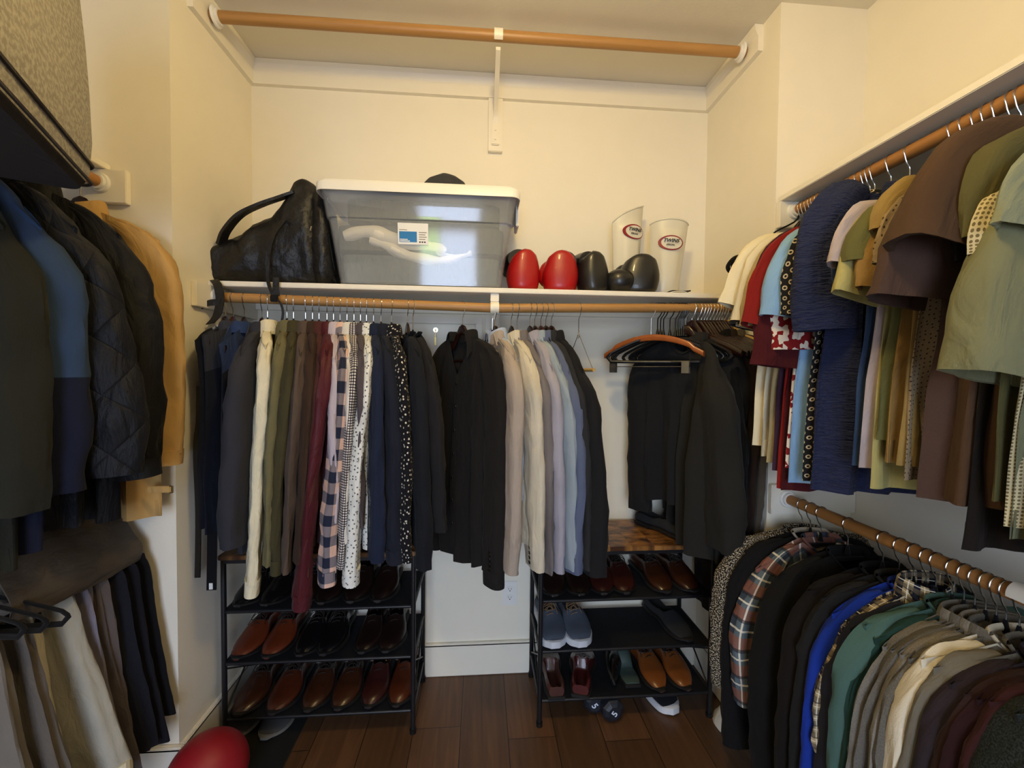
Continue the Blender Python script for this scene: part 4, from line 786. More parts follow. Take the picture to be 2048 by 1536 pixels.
for i, x in enumerate(XX):
    h = max(.03, interp(x)); e_ = min(1, (i + .6) / 4, (40 - i + .6) / 3) ** .5; hy = .085 * e_; hz = h / 2 * (.55 + .45 * e_); rg = []
    for j in range(N):
        a = 2 * PI * j / N; p = Vector((x, hy * sg(math.cos(a), .7), h / 2 + hz * sg(math.sin(a), .75)))
        d = .016 * nz(p.x * 11, p.y * 9, p.z * 9 + 5) + .014 * nz(p.x * 24 + p.z * 18, p.y * 20, p.z * 26 - p.x * 12) - .018 * math.exp(-((p.x - .19) / .012) ** 2)
        p += Vector((0, math.cos(a), math.sin(a) * .6)) * d; p.z = max(p.z, .001); rg.append(p)
    rings.append(rg)
m.loft(rings, True, True, True, flip=True); m.build('main_compartment', blk, t)
def ribbon(m, pts, w, tk=.003, n=30, wdir=(0, 1, 0)):
    W = Vector(wdir).normalized(); p = catmull(pts, n); rg = []
    for i, q in enumerate(p):
        tt = (p[min(i + 1, n - 1)] - p[max(i - 1, 0)]).normalized(); nn = tt.cross(W).normalized()
        rg.append([q + W * w / 2 + nn * tk / 2, q - W * w / 2 + nn * tk / 2, q - W * w / 2 - nn * tk / 2, q + W * w / 2 - nn * tk / 2])
    m.loft(rg, True, True, True)
def loc(px, py, y): p = at(px, py, 'y', y); return (p.x + .83, y - 1.68, p.z - SH)
m = MB(); ribbon(m, [loc(442, 488, 1.62), loc(452, 462, 1.60), loc(480, 430, 1.60), loc(520, 410, 1.60), loc(560, 396, 1.61), loc(592, 385, 1.62)], .045, .010, wdir=(.1, 1, .3)); m.build('shoulder_strap', blk, t)
m = MB(); ribbon(m, [loc(570, 440, 1.59), loc(548, 470, 1.572), loc(538, 510, 1.565), loc(536, 560, 1.562), loc(545, 590, 1.556)], .012, .004, wdir=(1, 0, 0)); ribbon(m, [loc(552, 555, 1.565), loc(552, 580, 1.562), loc(553, 592, 1.56)], .022, .004, wdir=(1, 0, 0)); m.build('front_strap', blk, t)
m = MB(); ribbon(m, [loc(545, 590, 1.556), loc(560, 605, 1.55), loc(566, 625, 1.548), loc(562, 650, 1.55)], .008, .003, wdir=(1, 0, 0)); m.build('loose_webbing', blk, t)
m = MB(); ribbon(m, [loc(428, 560, 1.585), loc(436, 572, 1.562), loc(440, 600, 1.556), loc(434, 630, 1.554), loc(420, 648, 1.554)], .030, .004, wdir=(1, 0, .2)); ribbon(m, [loc(440, 604, 1.554), loc(418, 606, 1.552), loc(405, 612, 1.552)], .024, .004, wdir=(.3, 0, 1)); m.build('hanging_strap', blk, t)
m = MB(); b0 = Vector(loc(550, 594, 1.553)); m.bbox(b0.x - .016, b0.x + .012, b0.y - .006, b0.y + .004, b0.z - .018, b0.z + .008, .003); m.build('buckle', bplast, t)
m = MB(); b0 = Vector(loc(621, 456, 1.555)); m.tube([b0 + Vector((0, .01, .008)), b0 + Vector((0, 0, -.008))], .003, 6); m.build('zip_pull', chrome, t)
# ------- clear storage tub
t = thing('storage_tub', 'large clear plastic storage tub with white lid, full of folded clothes', 'tub', (-.232, 1.70, SH + .001))
cp = NT('clear_frosted_plastic'); cp.b.inputs['Base Color'].default_value = C('#d8dde0'); cp.b.inputs['Roughness'].default_value = .12; cp.b.inputs['Specular IOR Level'].default_value = .6
tr = cp.n('ShaderNodeBsdfTransparent'); mx = cp.n('ShaderNodeMixShader'); mx.inputs[0].default_value = .17; cp.l(tr.outputs[0], mx.inputs[1]); cp.l(cp.b.outputs[0], mx.inputs[2])
gl = cp.n('ShaderNodeBsdfGlossy'); gl.inputs['Roughness'].default_value = .09; m2 = cp.n('ShaderNodeMixShader'); m2.inputs[0].default_value = .045; cp.l(mx.outputs[0], m2.inputs[1]); cp.l(gl.outputs[0], m2.inputs[2])
cp.l(m2.outputs[0], cp.t.nodes['Material Output'].inputs[0]); clear = cp.m
def rrect(hx, hy, z, r=.035, n=6):
    o = []
    for cx, cy, a0 in ((hx - r, hy - r, 0), (-hx + r, hy - r, 90), (-hx + r, -hy + r, 180), (hx - r, -hy + r, 270)):
        for k in range(n): a = math.radians(a0 + 90 * k / (n - 1)); o.append((cx + r * math.cos(a), cy + r * math.sin(a), z))
    return o
HT_ = .345; m = MB(); f = lambda z: (.308 + .048 * z / HT_, .108 + .046 * z / HT_)
prf = [(0, -.012), (.004, 0), (.10, 0), (.235, 0), (.238, .005), (HT_ - .01, .006), (HT_ - .005, .012)]
R1 = [rrect(f(z)[0] + o_, f(z)[1] + o_, z) for z, o_ in prf]; R2 = [rrect(f(z)[0] + o_ - .003, f(z)[1] + o_ - .003, max(z, .003)) for z, o_ in reversed(prf)]
m.loft(R1 + R2, True, True, True, flip=True); m.build('body', clear, t)
m = MB(); hx, hy = .372, .168; m.loft([rrect(hx - .03, hy - .03, HT_ + .004), rrect(hx - .004, hy - .004, HT_ + .002), rrect(hx, hy, HT_ - .020), rrect(hx + .002, hy + .002, HT_ - .020), rrect(hx + .002, hy + .002, HT_ + .010), rrect(hx - .008, hy - .008, HT_ + .022), rrect(hx - .03, hy - .03, HT_ + .020), rrect(hx - .04, hy - .04, HT_ + .014)], True, True, True, flip=True); m.build('lid', whitep, t)
for s_ in (-1, 1):
    m = MB(); m.bbox(s_ * .372 - .006, s_ * .372 + .006, -.05, .05, HT_ - .085, HT_ + .004, .004); m.build('latch', whitep, t)
# label sticker on the front, following its slope
def frontpt(x, z): return (x, -(f(z)[1] + .001), z)
_p = at(827, 470, 'y', 1.575); lx, lz = _p.x + .232, _p.z - SH
m = MB(); b = m.add([(lx - .056, *frontpt(0, lz - .038)[1:]), (lx + .056, *frontpt(0, lz - .038)[1:]), (lx + .056, *frontpt(0, lz + .038)[1:]), (lx - .056, *frontpt(0, lz + .038)[1:])]); v = m.v
v2 = m.add([(p[0], p[1] - .0008, p[2]) for p in v[:4]]); m.face([4, 5, 6, 7]); m.face([3, 2, 1, 0]); [m.face([i, (i + 1) % 4, (i + 1) % 4 + 4, i + 4]) for i in range(4)]
lb = m.build('label_sticker', whitep, t, False)
def patch(name, mat, x0, x1, z0, z1, par, off=.0016):
    m = MB(); m.add([(x, f(z)[1] * -1 - off, z) for x, z in ((x0, z0), (x1, z0), (x1, z1), (x0, z1))] + [(x, f(z)[1] * -1 - off - .0004, z) for x, z in ((x0, z0), (x1, z0), (x1, z1), (x0, z1))]); m.face([4, 5, 6, 7]); m.face([3, 2, 1, 0]); [m.face([i, (i + 1) % 4, (i + 1) % 4 + 4, i + 4]) for i in range(4)]; return m.build(name, mat, par, False)
patch('blue_block', plain('label_blue', C('#0d74b4'), .4), lx - .051, lx + .014, lz - .030, lz + .008, lb)
for k in range(4): patch('fine_print', plain('print_grey', C('#8a8578'), .6), lx + .021, lx + .050 - .005 * (k % 2), lz + .004 - .008 * k, lz + .007 - .008 * k, lb)
for k in range(3): patch('bar_code', plain('print_black', C('#262420'), .6), lx + .022 + .009 * k, lx + .028 + .009 * k, lz - .031, lz - .026, lb)
patch('fine_print', MATS['print_grey'], lx - .051, lx - .022, lz + .012, lz + .0145, lb); patch('white_caption', whitep, lx - .049, lx - .020, lz - .022, lz - .019, lb, .0022); patch('white_caption', whitep, lx - .049, lx - .012, lz - .028, lz - .0245, lb, .0022)
# contents: folded garments stacked in the tub (each its own thing)
def fold_pile(label, mat, hx, hy, z0, z1, seed, x=0, group=None):
    t = thing('folded_cloth', label, 'folded clothes', (-.232 + x, 1.70, SH + .005), group=group); m = MB(); rg = []
    for z, k in [(z0, .90), (z0 + .006, .97)] + [(z0 + (z1 - z0) * (i + .5) / 8, 1.0) for i in range(8)] + [(z1 - .004, .95), (z1, .8)]:
        rr_ = []
        for q in rrect(hx * k, hy * k, z, .04, 14):
            d = nz(q[0] * 6 + seed, q[1] * 6, z * 26); rr_.append((q[0] * (1 + .015 * d), q[1] * (1 + .05 * d), z + .010 * nz(q[0] * 5 + seed, q[1] * 5, seed) * ((z - z0) / (z1 - z0))))
        rg.append(rr_)
    m.loft(rg, True, True, True, flip=True); m.build('cloth', mat, t); return t
g1, g2, g3 = F('sea_grey_fleece', '#5c6662', wrinkle=1), F('warm_grey_fleece', '#4d514c', wrinkle=1), F('olive_grey_fleece', '#45483f', wrinkle=.9)
fold_pile('blue-grey fleece folded at the bottom of the clear tub', g1, .300, .100, .002, .115, 1)
fold_pile('grey fleece folded in the middle of the clear tub', g2, .315, .110, .118, .225, 2)
fold_pile('darker grey fleece folded at the top of the clear tub', g3, .290, .118, .228, .318, 4, .01)
for lab, pts, r in (('white rolled fleece pressed to the front of the tub, upper roll', [(.0, 0), (-.285, .175), (-.20, .195), (-.12, .175), (-.02, .155), (.07, .14), (.115, .115)], .027), ('long white sleeve curving below the upper roll in the tub', [(0, 0), (-.19, .165), (-.14, .150), (-.06, .115), (.03, .098), (.10, .10), (.19, .13)], .019)):
    t2 = thing('white_fleece', lab, 'folded clothes', (-.232, 1.70, SH + .005)); m = MB(); pp = catmull([(x, -(f(z)[1] - .004 - r * 1.05), z) for x, z in pts[1:]], 26)
    m.tube(pp, [r * (.6 + .5 * math.sin(PI * min(1, (i + 3) / 26)) + .12 * math.sin(i)) for i in range(26)], 14, flatten=1.0); m.build('cloth', F('white_fleece_cloth', '#e6dfcf', wrinkle=.5), t2)
# dark cap brim of something lying on the lid
t = thing('sun_hat', 'dark grey hat with pale lining lying on the tub lid', 'hat', (-.16, 1.75, SH + HT_ + .024)); m = MB(); rg = []
for z, k in ((0, 1.05), (.01, 1.12), (.06, .98), (.10, .7), (.125, .3)): rg.append([(.11 * k * math.cos(a) + .02 * (1 - k), .075 * k * math.sin(a), z + .003 * math.sin(2 * a)) for a in [2 * PI * j / 28 for j in range(28)]])
m.loft(rg, True, True, True); m.build('crown', F('dark_grey_felt', '#3c3d40'), t)
m = MB(); m.tube([(.112 * math.cos(a), .077 * math.sin(a), .003) for a in [2 * PI * j / 28 for j in range(29)]], .004, 6, cap=False); m.build('pale_lining', F('tan_lining', '#a8977a'), t)
# ------- boxing gloves
redl = plain('red_leather', C('#a3070b'), .42, spec=.5, coat=.15, var=.04, bump=.08, bscale=120); blkl = plain('black_leather', C('#161617'), .38, coat=.2, var=.1, bump=.1, bscale=120)
def glove(label, px, py, mat, w, h, d, rz, lean=0, cuffm=None, thumb=1, y=1.665, bulge=1.0):
    p = at(px, py, 'y', 1.60); t = thing('boxing_glove', label, 'boxing glove', (p.x * (y / 1.6) * .99 if False else p.x, y, SH + .001), rz, 'boxing gloves on the long shelf')
    m = MB(); rg = []; n = 28
    for i in range(19):
        v = i / 18; z = h * v; k = lerpl([.80, .93, 1.0, 1.04, 1.03, .98, .90, .79, .66], v) * bulge
        if v < .06: k *= .86 + 2 * v
        if v > .88: k *= max(.0, 1 - ((v - .88) / .122) ** 2.2) ** .5 
        kk = max(k, .02); rr = []
        for j in range(n):
            a = 2 * PI * j / n; x = w / 2 * kk * sg(math.cos(a), .8); yy = d / 2 * kk * sg(math.sin(a), .8)
            rr.append((x + lean * v * v, yy + .012 * math.sin(PI * v), z - .010 * v ** 3 * math.cos(2 * a)))
        rg.append(rr)
    m.loft(rg, True, True, True, flip=False); m.build('mitt', mat, t)
    m = MB(); tx = thumb * w * .36; m.tube(catmull([(tx * .9, d * .18, h * .25), (tx * 1.2, d * .36, h * .45), (tx * 1.05, d * .44, h * .68), (tx * .6, d * .42, h * .84)], 14), [.018, .024, .027, .028, .028, .028, .028, .027, .026, .026, .024, .022, .018, .008], 14); m.build('thumb', mat, t)
    m = MB(); cx = -thumb * w * .12
    m.loft([[(cx + rr_ * w * .42 * math.cos(a), d * .50 + yy, h * .82 + rr_ * h * .30 * math.sin(a)) for a in [2 * PI * j / 22 for j in range(22)]] for yy, rr_ in ((-.05, .86), (.0, .98), (.04, 1.0), (.085, 1.03), (.088, .94), (.03, .86))], True, True, True); m.build('wrist_cuff', cuffm or blkl, t)
    return t
glove('red boxing glove right beside the clear tub', 1050, 582, redl, .128, .165, .13, .15, lean=.004)
glove('red boxing glove leaning left, between red and black gloves', 1126, 582, redl, .142, .165, .13, -.1, lean=.004, thumb=-1)
glove('smaller black boxing glove beside the red ones', 1196, 584, blkl, .125, .165, .13, .25, lean=-.01, bulge=.98)
glove('big glossy black boxing glove in front of the shin guards', 1287, 584, blkl, .165, .160, .14, -.2, lean=.012, thumb=-1)
p = at(1240, 584, 'y', 1.62)
m = MB(); m.ellipsoid((p.x + .01, 1.655, SH + .052), (.062, .06, .05), 20, 12, .9); o = m.build('glove_thumb', blkl); gl_ = [q for q in bpy.data.objects if q.name.startswith('boxing_glove') and not q.parent][-1]; o.parent = gl_; o.matrix_parent_inverse = (Matrix.Translation(gl_.location) @ Matrix.Rotation(gl_.rotation_euler.z, 4, 'Z')).inverted()
# ------- shin guards
whl = plain('white_leather', C('#dcd6c2'), .4, coat=.1, var=.03, bump=.08, bscale=120); redp = plain('logo_red', C('#8c1420'), .5); blkp = plain('logo_black', C('#141414'), .5)
def text(s, size, mat, par, loc_, rot, sx=1.0, shear=.35):
    c = bpy.data.curves.new('lettering', 'FONT'); c.body = s; c.size = size; c.extrude = .0004; c.align_x = 'CENTER'; c.align_y = 'CENTER'; c.shear = shear; c.offset = size * .02
    q = bpy.data.objects.new('tmp', c); COL.objects.link(q); dg = bpy.context.evaluated_depsgraph_get(); me = bpy.data.meshes.new_from_object(q.evaluated_get(dg)); bpy.data.objects.remove(q)
    me.materials.clear(); me.materials.append(mat); o = bpy.data.objects.new('lettering', me); COL.objects.link(o); o.parent = par; o.location = loc_; o.rotation_euler = rot; o.scale = (sx, 1, 1); return o
def guard(label, px, py, y, h, wtop, wbot, rz, topcurve, lean):
    p = at(px, py, 'y', y); t = thing('shin_guard', label, 'shin guard', (p.x, y, SH + .001), 0, 'shin guards on the long shelf', rot=(0, lean, rz)); m = MB(); out, inn = [], []
    for i in range(21):
        v = i / 20; ww = (wbot + (wtop - wbot) * v ** .8) / 2; ro, ri = [], []
        for j in range(17):
            u = -1 + 2 * j / 16; a = u * 1.25; x = ww * math.sin(a) / math.sin(1.25); yy = -ww * .75 * (math.cos(a) - math.cos(1.25)); z = h * v + topcurve(u) * v ** 3
            bl = .012 * max(0, 1 - (u / .55) ** 4) * min(1, v * 5) * (1 if v < .80 else max(0, 1 - (v - .80) / .05))
            ro.append((x, yy - bl, z)); ri.append((x * .88, yy + .016, z - (.004 if v > .97 else 0)))
        out.append(ro + ri[::-1])
    m.loft(out, True, True, True, flip=False); m.build('shell', whl, t)
    ed = [Vector(q) for q in out[-1][:17]]; m = MB(); m.tube(ed, .0035, 8); m.build('piping', whl, t)
    # badge
    zb = h * .70; yb = -wtop * .5 * .75 * (1 - math.cos(1.25)) - .0095; bd = MB()
    def cyl_pt(x, z, off): ww = wtop / 2 * .97; s_ = max(-1, min(1, x / ww * math.sin(1.25))); a = math.asin(s_); return (x, -ww * .75 * (math.cos(a) - math.cos(1.25)) - .0125 - off, z)
    rx, rz_ = .052, .032; n = 32; 
    def oval(k, off): return [cyl_pt(k * rx * math.cos(2 * PI * j / n), zb + k * rz_ * math.sin(2 * PI * j / n) * (1.1 if math.sin(2 * PI * j / n) < 0 else .85), off) for j in range(n)]
    bd.loft([oval(1.0, -.002), oval(1.0, .0015), oval(.0, .0015)], True, False, False, flip=True); b_ = bd.build('badge', redp, t)
    bd = MB(); ov = oval(.84, .0018); ov = [(x + .0025, y_, z - .0012) for x, y_, z in ov]; bd.loft([ov, [(x + .0, y_ - .0006, z) for x, y_, z in ov], [((ov[0][0] + ov[n // 2][0]) / 2, cyl_pt(0, zb, .0026)[1], zb)] * n], True, False, False, flip=True); bd.build('badge_field', whl, b_)
    y0 = cyl_pt(0, 0, .0054)[1]
    text('TWINS', .021, blkp, b_, (-.004, y0, zb + .003), (PI / 2, 0, 0), 1.0); text('SPECIAL', .009, blkp, b_, (-.005, y0, zb - .014), (PI / 2, 0, 0), 1.15)
    m = MB(); ribbon(m, [(wbot * .45, .0, h * .22), (wbot * .62, .02, h * .20), (wbot * .55, .05, h * .12), (wbot * .3, .06, h * .10)], .03, .004, wdir=(0, 0, 1)); m.build('strap', whl, t)
    return t
guard('white shin guard with red oval badge, taller one on the left', 1250, 583, 1.775, .41, .160, .115, .30, lambda u: -.025 + .05 * u - .01 * u * u, .02)
guard('white shin guard with red oval badge, shorter one on the right', 1326, 590, 1.745, .335, .165, .115, -.12, lambda u: -.012 * u * u + .004 * u, .06)
t = thing('glove_strap', 'black and white strap lying on the shelf below the right shin guard', 'strap', (.80, 1.64, SH + .001)); m = MB(); ribbon(m, [(-.05, 0, .004), (-.02, 0, .014), (.02, 0, .012), (.055, .0, .016)], .03, .005); m.build('hook_tape', blkl, t); m = MB(); ribbon(m, [(-.045, -.02, .002), (-.02, -.022, .008), (.02, -.02, .008), (.035, -.02, .002)], .02, .003); m.build('white_band', whl, t)
# black pouch hanging from the end of the upper right rod
p = at(1500, 522, 'y', 1.36); t = thing('drawstring_pouch', 'black pouch with loop strap hanging beside the farthest cream t-shirt', 'pouch', (p.x, 1.375, p.z)); m = MB(); rg = []
for i in range(14):
    v = i / 13; x = -.055 + .13 * v; top = .010 + .038 * min(1, v * 1.3); bot = -.036; r_ = max(.15, math.sin(PI * (.12 + .8 * v))) 
    rg.append([(x, .022 * r_ * math.cos(a), (top + bot) / 2 + (top - bot) / 2 * sg(math.sin(a), .7) * (.6 + .4 * r_)) for a in [2 * PI * j / 18 for j in range(18)]])
m.loft(rg, True, True, True, flip=True); m.build('pouch_body', blackv, t)
m = MB(); m.tube(catmull([(-.02, -.0, .022), (-.05, 0, .010), (-.07, 0, -.016), (-.062, 0, -.034), (-.045, 0, -.034)], 18), .0075, 8); m.build('loop_strap', blackv, t)
m = MB(); m.tube(catmull([(.06, 0, .03), (.09, 0, .10), (RRX - p.x - .01, 0, RRZ - p.z - .04), (RRX - p.x, 0, RRZ - p.z + .0195)], 14), .003, 6); m.build('hanging_cord', blackv, t)
# ---------------------------------------------------------------- shoe racks
mesh_m = fabric('black_rack_mesh', C('#141418'), wrinkle=.1); rust = NT('rustic_brown_board')
def _rust():
    s = rust; tc = s.n('ShaderNodeTexCoord'); sep = s.n('ShaderNodeSeparateXYZ'); s.l(tc.outputs['Object'], sep.inputs[0])
    ix = s.math('FLOOR', s.math('MULTIPLY', sep.outputs[0], 11)); iy = s.math('FLOOR', s.math('MULTIPLY', sep.outputs[1], 7.5)); cb = s.n('ShaderNodeCombineXYZ'); s.l(ix, cb.inputs[0]); s.l(iy, cb.inputs[1])
    wn = s.n('ShaderNodeTexWhiteNoise', noise_dimensions='3D'); s.l(cb.outputs[0], wn.inputs['Vector'])
    mp = s.n('ShaderNodeMapping'); mp.inputs['Scale'].default_value = (14, 30, 1); s.l(tc.outputs['Object'], mp.inputs[0]); s.l(wn.outputs['Color'], mp.inputs['Location'])
    nzz = s.n('ShaderNodeTexNoise'); nzz.inputs['Scale'].default_value = 1.2; nzz.inputs['Detail'].default_value = 6; s.l(mp.outputs[0], nzz.inputs['Vector'])
    r = s.n('ShaderNodeValToRGB'); e = r.color_ramp.elements; e[0].position, e[0].color = .38, C('#3a1e0c'); e[1].position, e[1].color = .68, C('#b07a3c'); s.l(nzz.outputs[0], r.inputs[0])
    s.l(s.mix(s.math('MULTIPLY', wn.outputs[0], .35), r.outputs[0], C('#7a5a3c')), s.b.inputs['Base Color']); s.b.inputs['Roughness'].default_value = .35
_rust()
def rack(label, x0, x1, y0, y1, tiers, top):
    t = thing('shoe_rack', label, 'shoe rack', (x0, y0, 0)); W, D = x1 - x0, y1 - y0; r = .0095
    for px, py in ((0, 0), (W, 0), (0, D), (W, D)):
        m = MB(); m.cyl((px, py, .004), (px, py, top - .001), r, 14); pp = m.build('post', metalb, t); m = MB(); m.cyl((px, py, 0), (px, py, .016), r * 1.35, 14); m.build('foot_cap', bplast, pp)
    for z in tiers:
        m = MB()
        for py in (0, D): m.cyl((r, py, z), (W - r, py, z), .0065, 10)
        for px in (0, W): m.cyl((px, r, z), (px, D - r, z), .0065, 10)
        fr = m.build('tier_frame', metalb, t)
        m = MB(); rg = []
        for i in range(13):
            x = .004 + (W - .008) * i / 12; rg.append([(x, -.003 + (D + .006) * j / 8, z + .0075 - .006 * math.sin(PI * j / 8) * math.sin(PI * i / 12)) for j in range(9)] + [(x, -.003 + (D + .006) * j / 8, z + .005 - .006 * math.sin(PI * j / 8) * math.sin(PI * i / 12)) for j in range(8, -1, -1)])
        m.loft(rg, True, True, True, flip=True); m.build('mesh_shelf', mesh_m, fr)
    for px in (0, W):
        for za, zb in ((.12, .28), (.28, .12)): m = MB(); m.cyl((px, .01, za), (px, D - .01, zb), .0035, 8); m.build('side_brace', metalb, t)
    m = MB(); m.bbox(-.012, W + .012, -.015, D + .012, top, top + .018, .002); m.build('top_board', rust.m, t)
    m = MB(); m.bbox(-.006, W + .006, -.008, .008, top - .016, top - .0005, .002); m.build('top_rail', metalb, t)
    return t
RLX0, RLX1, RRX0, RRX1, RY0, RY1 = -.955, -.255, .243, .95, 1.58, 1.848
TL, TR = (.090, .304, .503), (.101, .301, .505)
rack('black four tier shoe rack at the left with dress shoes', RLX0, RLX1, RY0, RY1, TL, .705)
rack('black four tier shoe rack at the right with rustic wooden top', RRX0, RRX1, RY0, RY1, TR, .705)
# ---------------------------------------------------------------- shoes
rubber = plain('dark_rubber_sole', C('#15110e'), .6); whrub = plain('white_rubber_sole', C('#d9dbe0'), .5); lining = plain('shoe_lining', C('#3a2a1c'), .8)
def leather(name, c, rough=.32): return plain(name, C(c), rough, coat=.25, var=.22, noise_scale=16, bump=.08, bscale=160)
def shoe(label, x, y, z, mat, rz=0, L=.29, W=.098, style='oxford', sole=rubber, lace=None, group=None, flip=False, tilt=(0, 0), hs=1.0, eyelet=None):
    """toe points to local -y; origin under the middle of the sole"""
    kind = {'oxford': 'dress_shoe', 'boot': 'lace_up_boot', 'loafer': 'loafer', 'sneaker': 'canvas_sneaker', 'sandal': 'clog'}[style]
    t = thing(kind, label, 'boot' if style == 'boot' else ('sneaker' if style == 'sneaker' else 'shoe'), (x, y, z), 0, group, rot=(tilt[0], tilt[1], rz + (PI if flip else 0)))
    wid = [.028, .034, .036, .035, .033, .034, .039, .046, .0485, .047, .041, .028, .008] if style != 'sneaker' else [.03, .036, .037, .036, .036, .039, .044, .049, .0505, .049, .045, .035, .012]
    top = {'oxford': [.060, .075, .078, .075, .074, .080, .078, .066, .054, .046, .040, .032, .016], 'loafer': [.055, .066, .064, .058, .058, .070, .070, .060, .050, .044, .038, .030, .015],
           'sneaker': [.062, .075, .078, .074, .076, .084, .080, .068, .058, .052, .048, .042, .022], 'boot': [.10, .135, .140, .138, .132, .112, .090, .070, .056, .048, .043, .036, .018], 'sandal': [.02, .022, .022, .022, .026, .055, .068, .066, .06, .054, .046, .036, .018]}[style]
    W *= 1.1; hs *= 1.12; sh = W / .097; n = 26; K = 32; rings = []; st = .012 if style != 'sneaker' else .024
    shift = [0, 0, 0, 0, .001, .002, .003, .003, .002, 0, -.003, -.006, -.008]
    for i in range(K):
        k = i / (K - 1); kk = k ** .97; w_ = lerpl(wid, kk) * sh; h_ = lerpl(top, kk) * hs; yy = L / 2 - L * k; sx = lerpl(shift, kk)
        heelz = .014 * max(0, 1 - k / .35) if style in ('oxford', 'boot', 'loafer') else 0
        op = max(0, min(1, (.50 - k) / .06)) * min(1, k / .07 + .15) if style != 'sandal' else 0; rg = []
        for j in range(n):
            a = -PI / 2 + 2 * PI * j / n; cx, sz = math.cos(a), math.sin(a)
            x_ = w_ * sg(cx, .75) * (1 - .28 * max(0, sz) ** 1.5); zz = st + (h_ - st) * (.5 + .5 * sg(sz, .8))
            if op and sz > .72: d = (sz - .72) / .28; zz -= op * (h_ - st) * .82 * min(1, d * 3); 
            crease = .0016 * math.sin(k * 90) * max(0, 1 - abs(k - .66) / .08) * max(0, sz) if style in ('oxford', 'boot', 'loafer') else 0
            rg.append((x_ + sx, yy, zz + crease))
        rings.append(rg)
    m = MB(); m.loft(rings, True, True, True, flip=True); m.build('upper', mat, t)
    m = MB(); o = .004 if style != 'sneaker' else .003; R_ = []
    def outline(off, z): 
        pts = []
        for i in range(K): k = i / (K - 1); pts.append((lerpl(wid, k) * sh + off + lerpl(shift, k), L / 2 - L * k + (off if k < .02 else (-off if k > .98 else 0)), z + (.010 * max(0, (k - .82) / .18) ** 2)))
        for i in range(K - 1, -1, -1): k = i / (K - 1); pts.append((-lerpl(wid, k) * sh - off + lerpl(shift, k), L / 2 - L * k + (off if k < .02 else (-off if k > .98 else 0)), z + (.010 * max(0, (k - .82) / .18) ** 2)))
        return pts
    z0 = .006 if style in ('oxford', 'boot', 'loafer') else 0
    m.loft([outline(-.004, z0), outline(o, z0 + .002), outline(o, st + .003), outline(-.002, st + .006)], True, True, True); m.build('sole', sole, t)
    if z0: m = MB(); m.loft([[(a * .033 * sh, L / 2 + .001 - b * .075, z) for a, b in ((-.9, .0), (.9, .0), (1.05, .5), (1, 1), (-1, 1), (-1.05, .5))] for z in (0, .010)], True, True, True, flip=True); m.build('heel', sole, t)
    if style in ('oxford', 'sneaker', 'boot'):
        lm = lace or MATS.get('dark_lace') or plain('dark_lace', C('#1a120c'), .8); m = MB(); nl = 5 if style != 'boot' else 7
        k0, k1 = (.40, .58) if style != 'boot' else (.22, .58)
        for q in range(nl):
            k = k0 + (k1 - k0) * q / (nl - 1); yy = L / 2 - L * k; hh = lerpl(top, k ** .97) * hs + .003; ww = .017
            m.tube(catmull([(-ww, yy, hh - .008), (-ww * .5, yy - .003, hh), (ww * .5, yy + .003, hh), (ww, yy, hh - .008)], 8), .0016, 5)
        yy = L / 2 - L * k0; hh = lerpl(top, k0) * hs + .004
        for s_ in (-1, 1): m.tube(catmull([(0, yy, hh), (s_ * .02, yy - .008, hh + .006), (s_ * .028, yy - .03, hh - .008), (s_ * .012, yy - .04, hh - .006), (0, yy - .01, hh + .002)], 14), .0016, 5); m.tube(catmull([(0, yy, hh), (s_ * .022, yy - .02, hh), (s_ * .032, yy - .05, hh - .022)], 8), .0015, 5)
        m.build('laces', lm, t)
    if eyelet:
        m = MB()
        for q in range(8):
            k = .20 + .38 * q / 7; yy = L / 2 - L * k; hh = lerpl(top, k ** .97) * hs; m.tube([(.024, yy, hh - .012), (.028, yy, hh - .011)], .0032, 8)
        m.build('eyelets', eyelet, t)
    return t
BR = leather('oxblood_leather', '#331410'); BB = leather('brown_leather', '#381c0e'); TN = leather('cognac_leather', '#632a14'); TR_ = leather('russet_leather', '#481f0e'); DK = leather('espresso_leather', '#1c100d', .3); BKL = leather('jet_leather', '#0f0e0f', .25); TAN = leather('tan_leather', '#74401a')
SY = RY0 - .012 + .145
def pair(tier, pxs, mat, labs, style='oxford', ty=None, side='L', rz=(0, 0), **kw):
    z = (TL if side == 'L' else TR)[tier] + .0082
    for i, px in enumerate(pxs):
        py = {('L', 0): 1425, ('L', 1): 1325, ('L', 2): 1215, ('R', 0): 1395, ('R', 1): 1300, ('R', 2): 1195}[(side, tier)]
        x = at(px, py, 'y', RY0).x; shoe(labs[i], x - math.sin(rz[i]) * .1, SY + (ty or 0), z, mat[i] if isinstance(mat, tuple) else mat, rz[i], style=style, **kw)
pair(2, (482, 536), BKL, ('black dress shoe at the far left of the top shoe tier', 'black dress shoe second on the top shoe tier, left rack'), L=.285, W=.094)
pair(2, (602, 648), DK, ('dark shoe under the maroon satin sleeve, left rack top tier', 'dark shoe right of the maroon sleeve, left rack top tier'), L=.285, W=.09)
pair(2, (706, 760), DK, ('espresso brown boot, fifth on the top tier of the left rack', 'espresso brown boot at the right end of the top tier, left rack'), style='boot', L=.28, W=.094)
pair(1, (480, 540), (TN, TN), ('russet tan lace-up shoe at the left end of the middle tier', 'russet tan lace-up shoe beside its twin, toe to the right'), L=.29, W=.095)
pair(1, (606, 652), BKL, ('black shoe left of centre on the middle tier, left rack', 'black shoe right of centre on the middle tier, left rack'), L=.285, W=.092)
pair(1, (728, 776), DK, ('dark brown boot, left one of the pair on the middle tier', 'dark brown boot, right one of the pair on the middle tier'), style='boot', L=.28, W=.092, hs=.9)
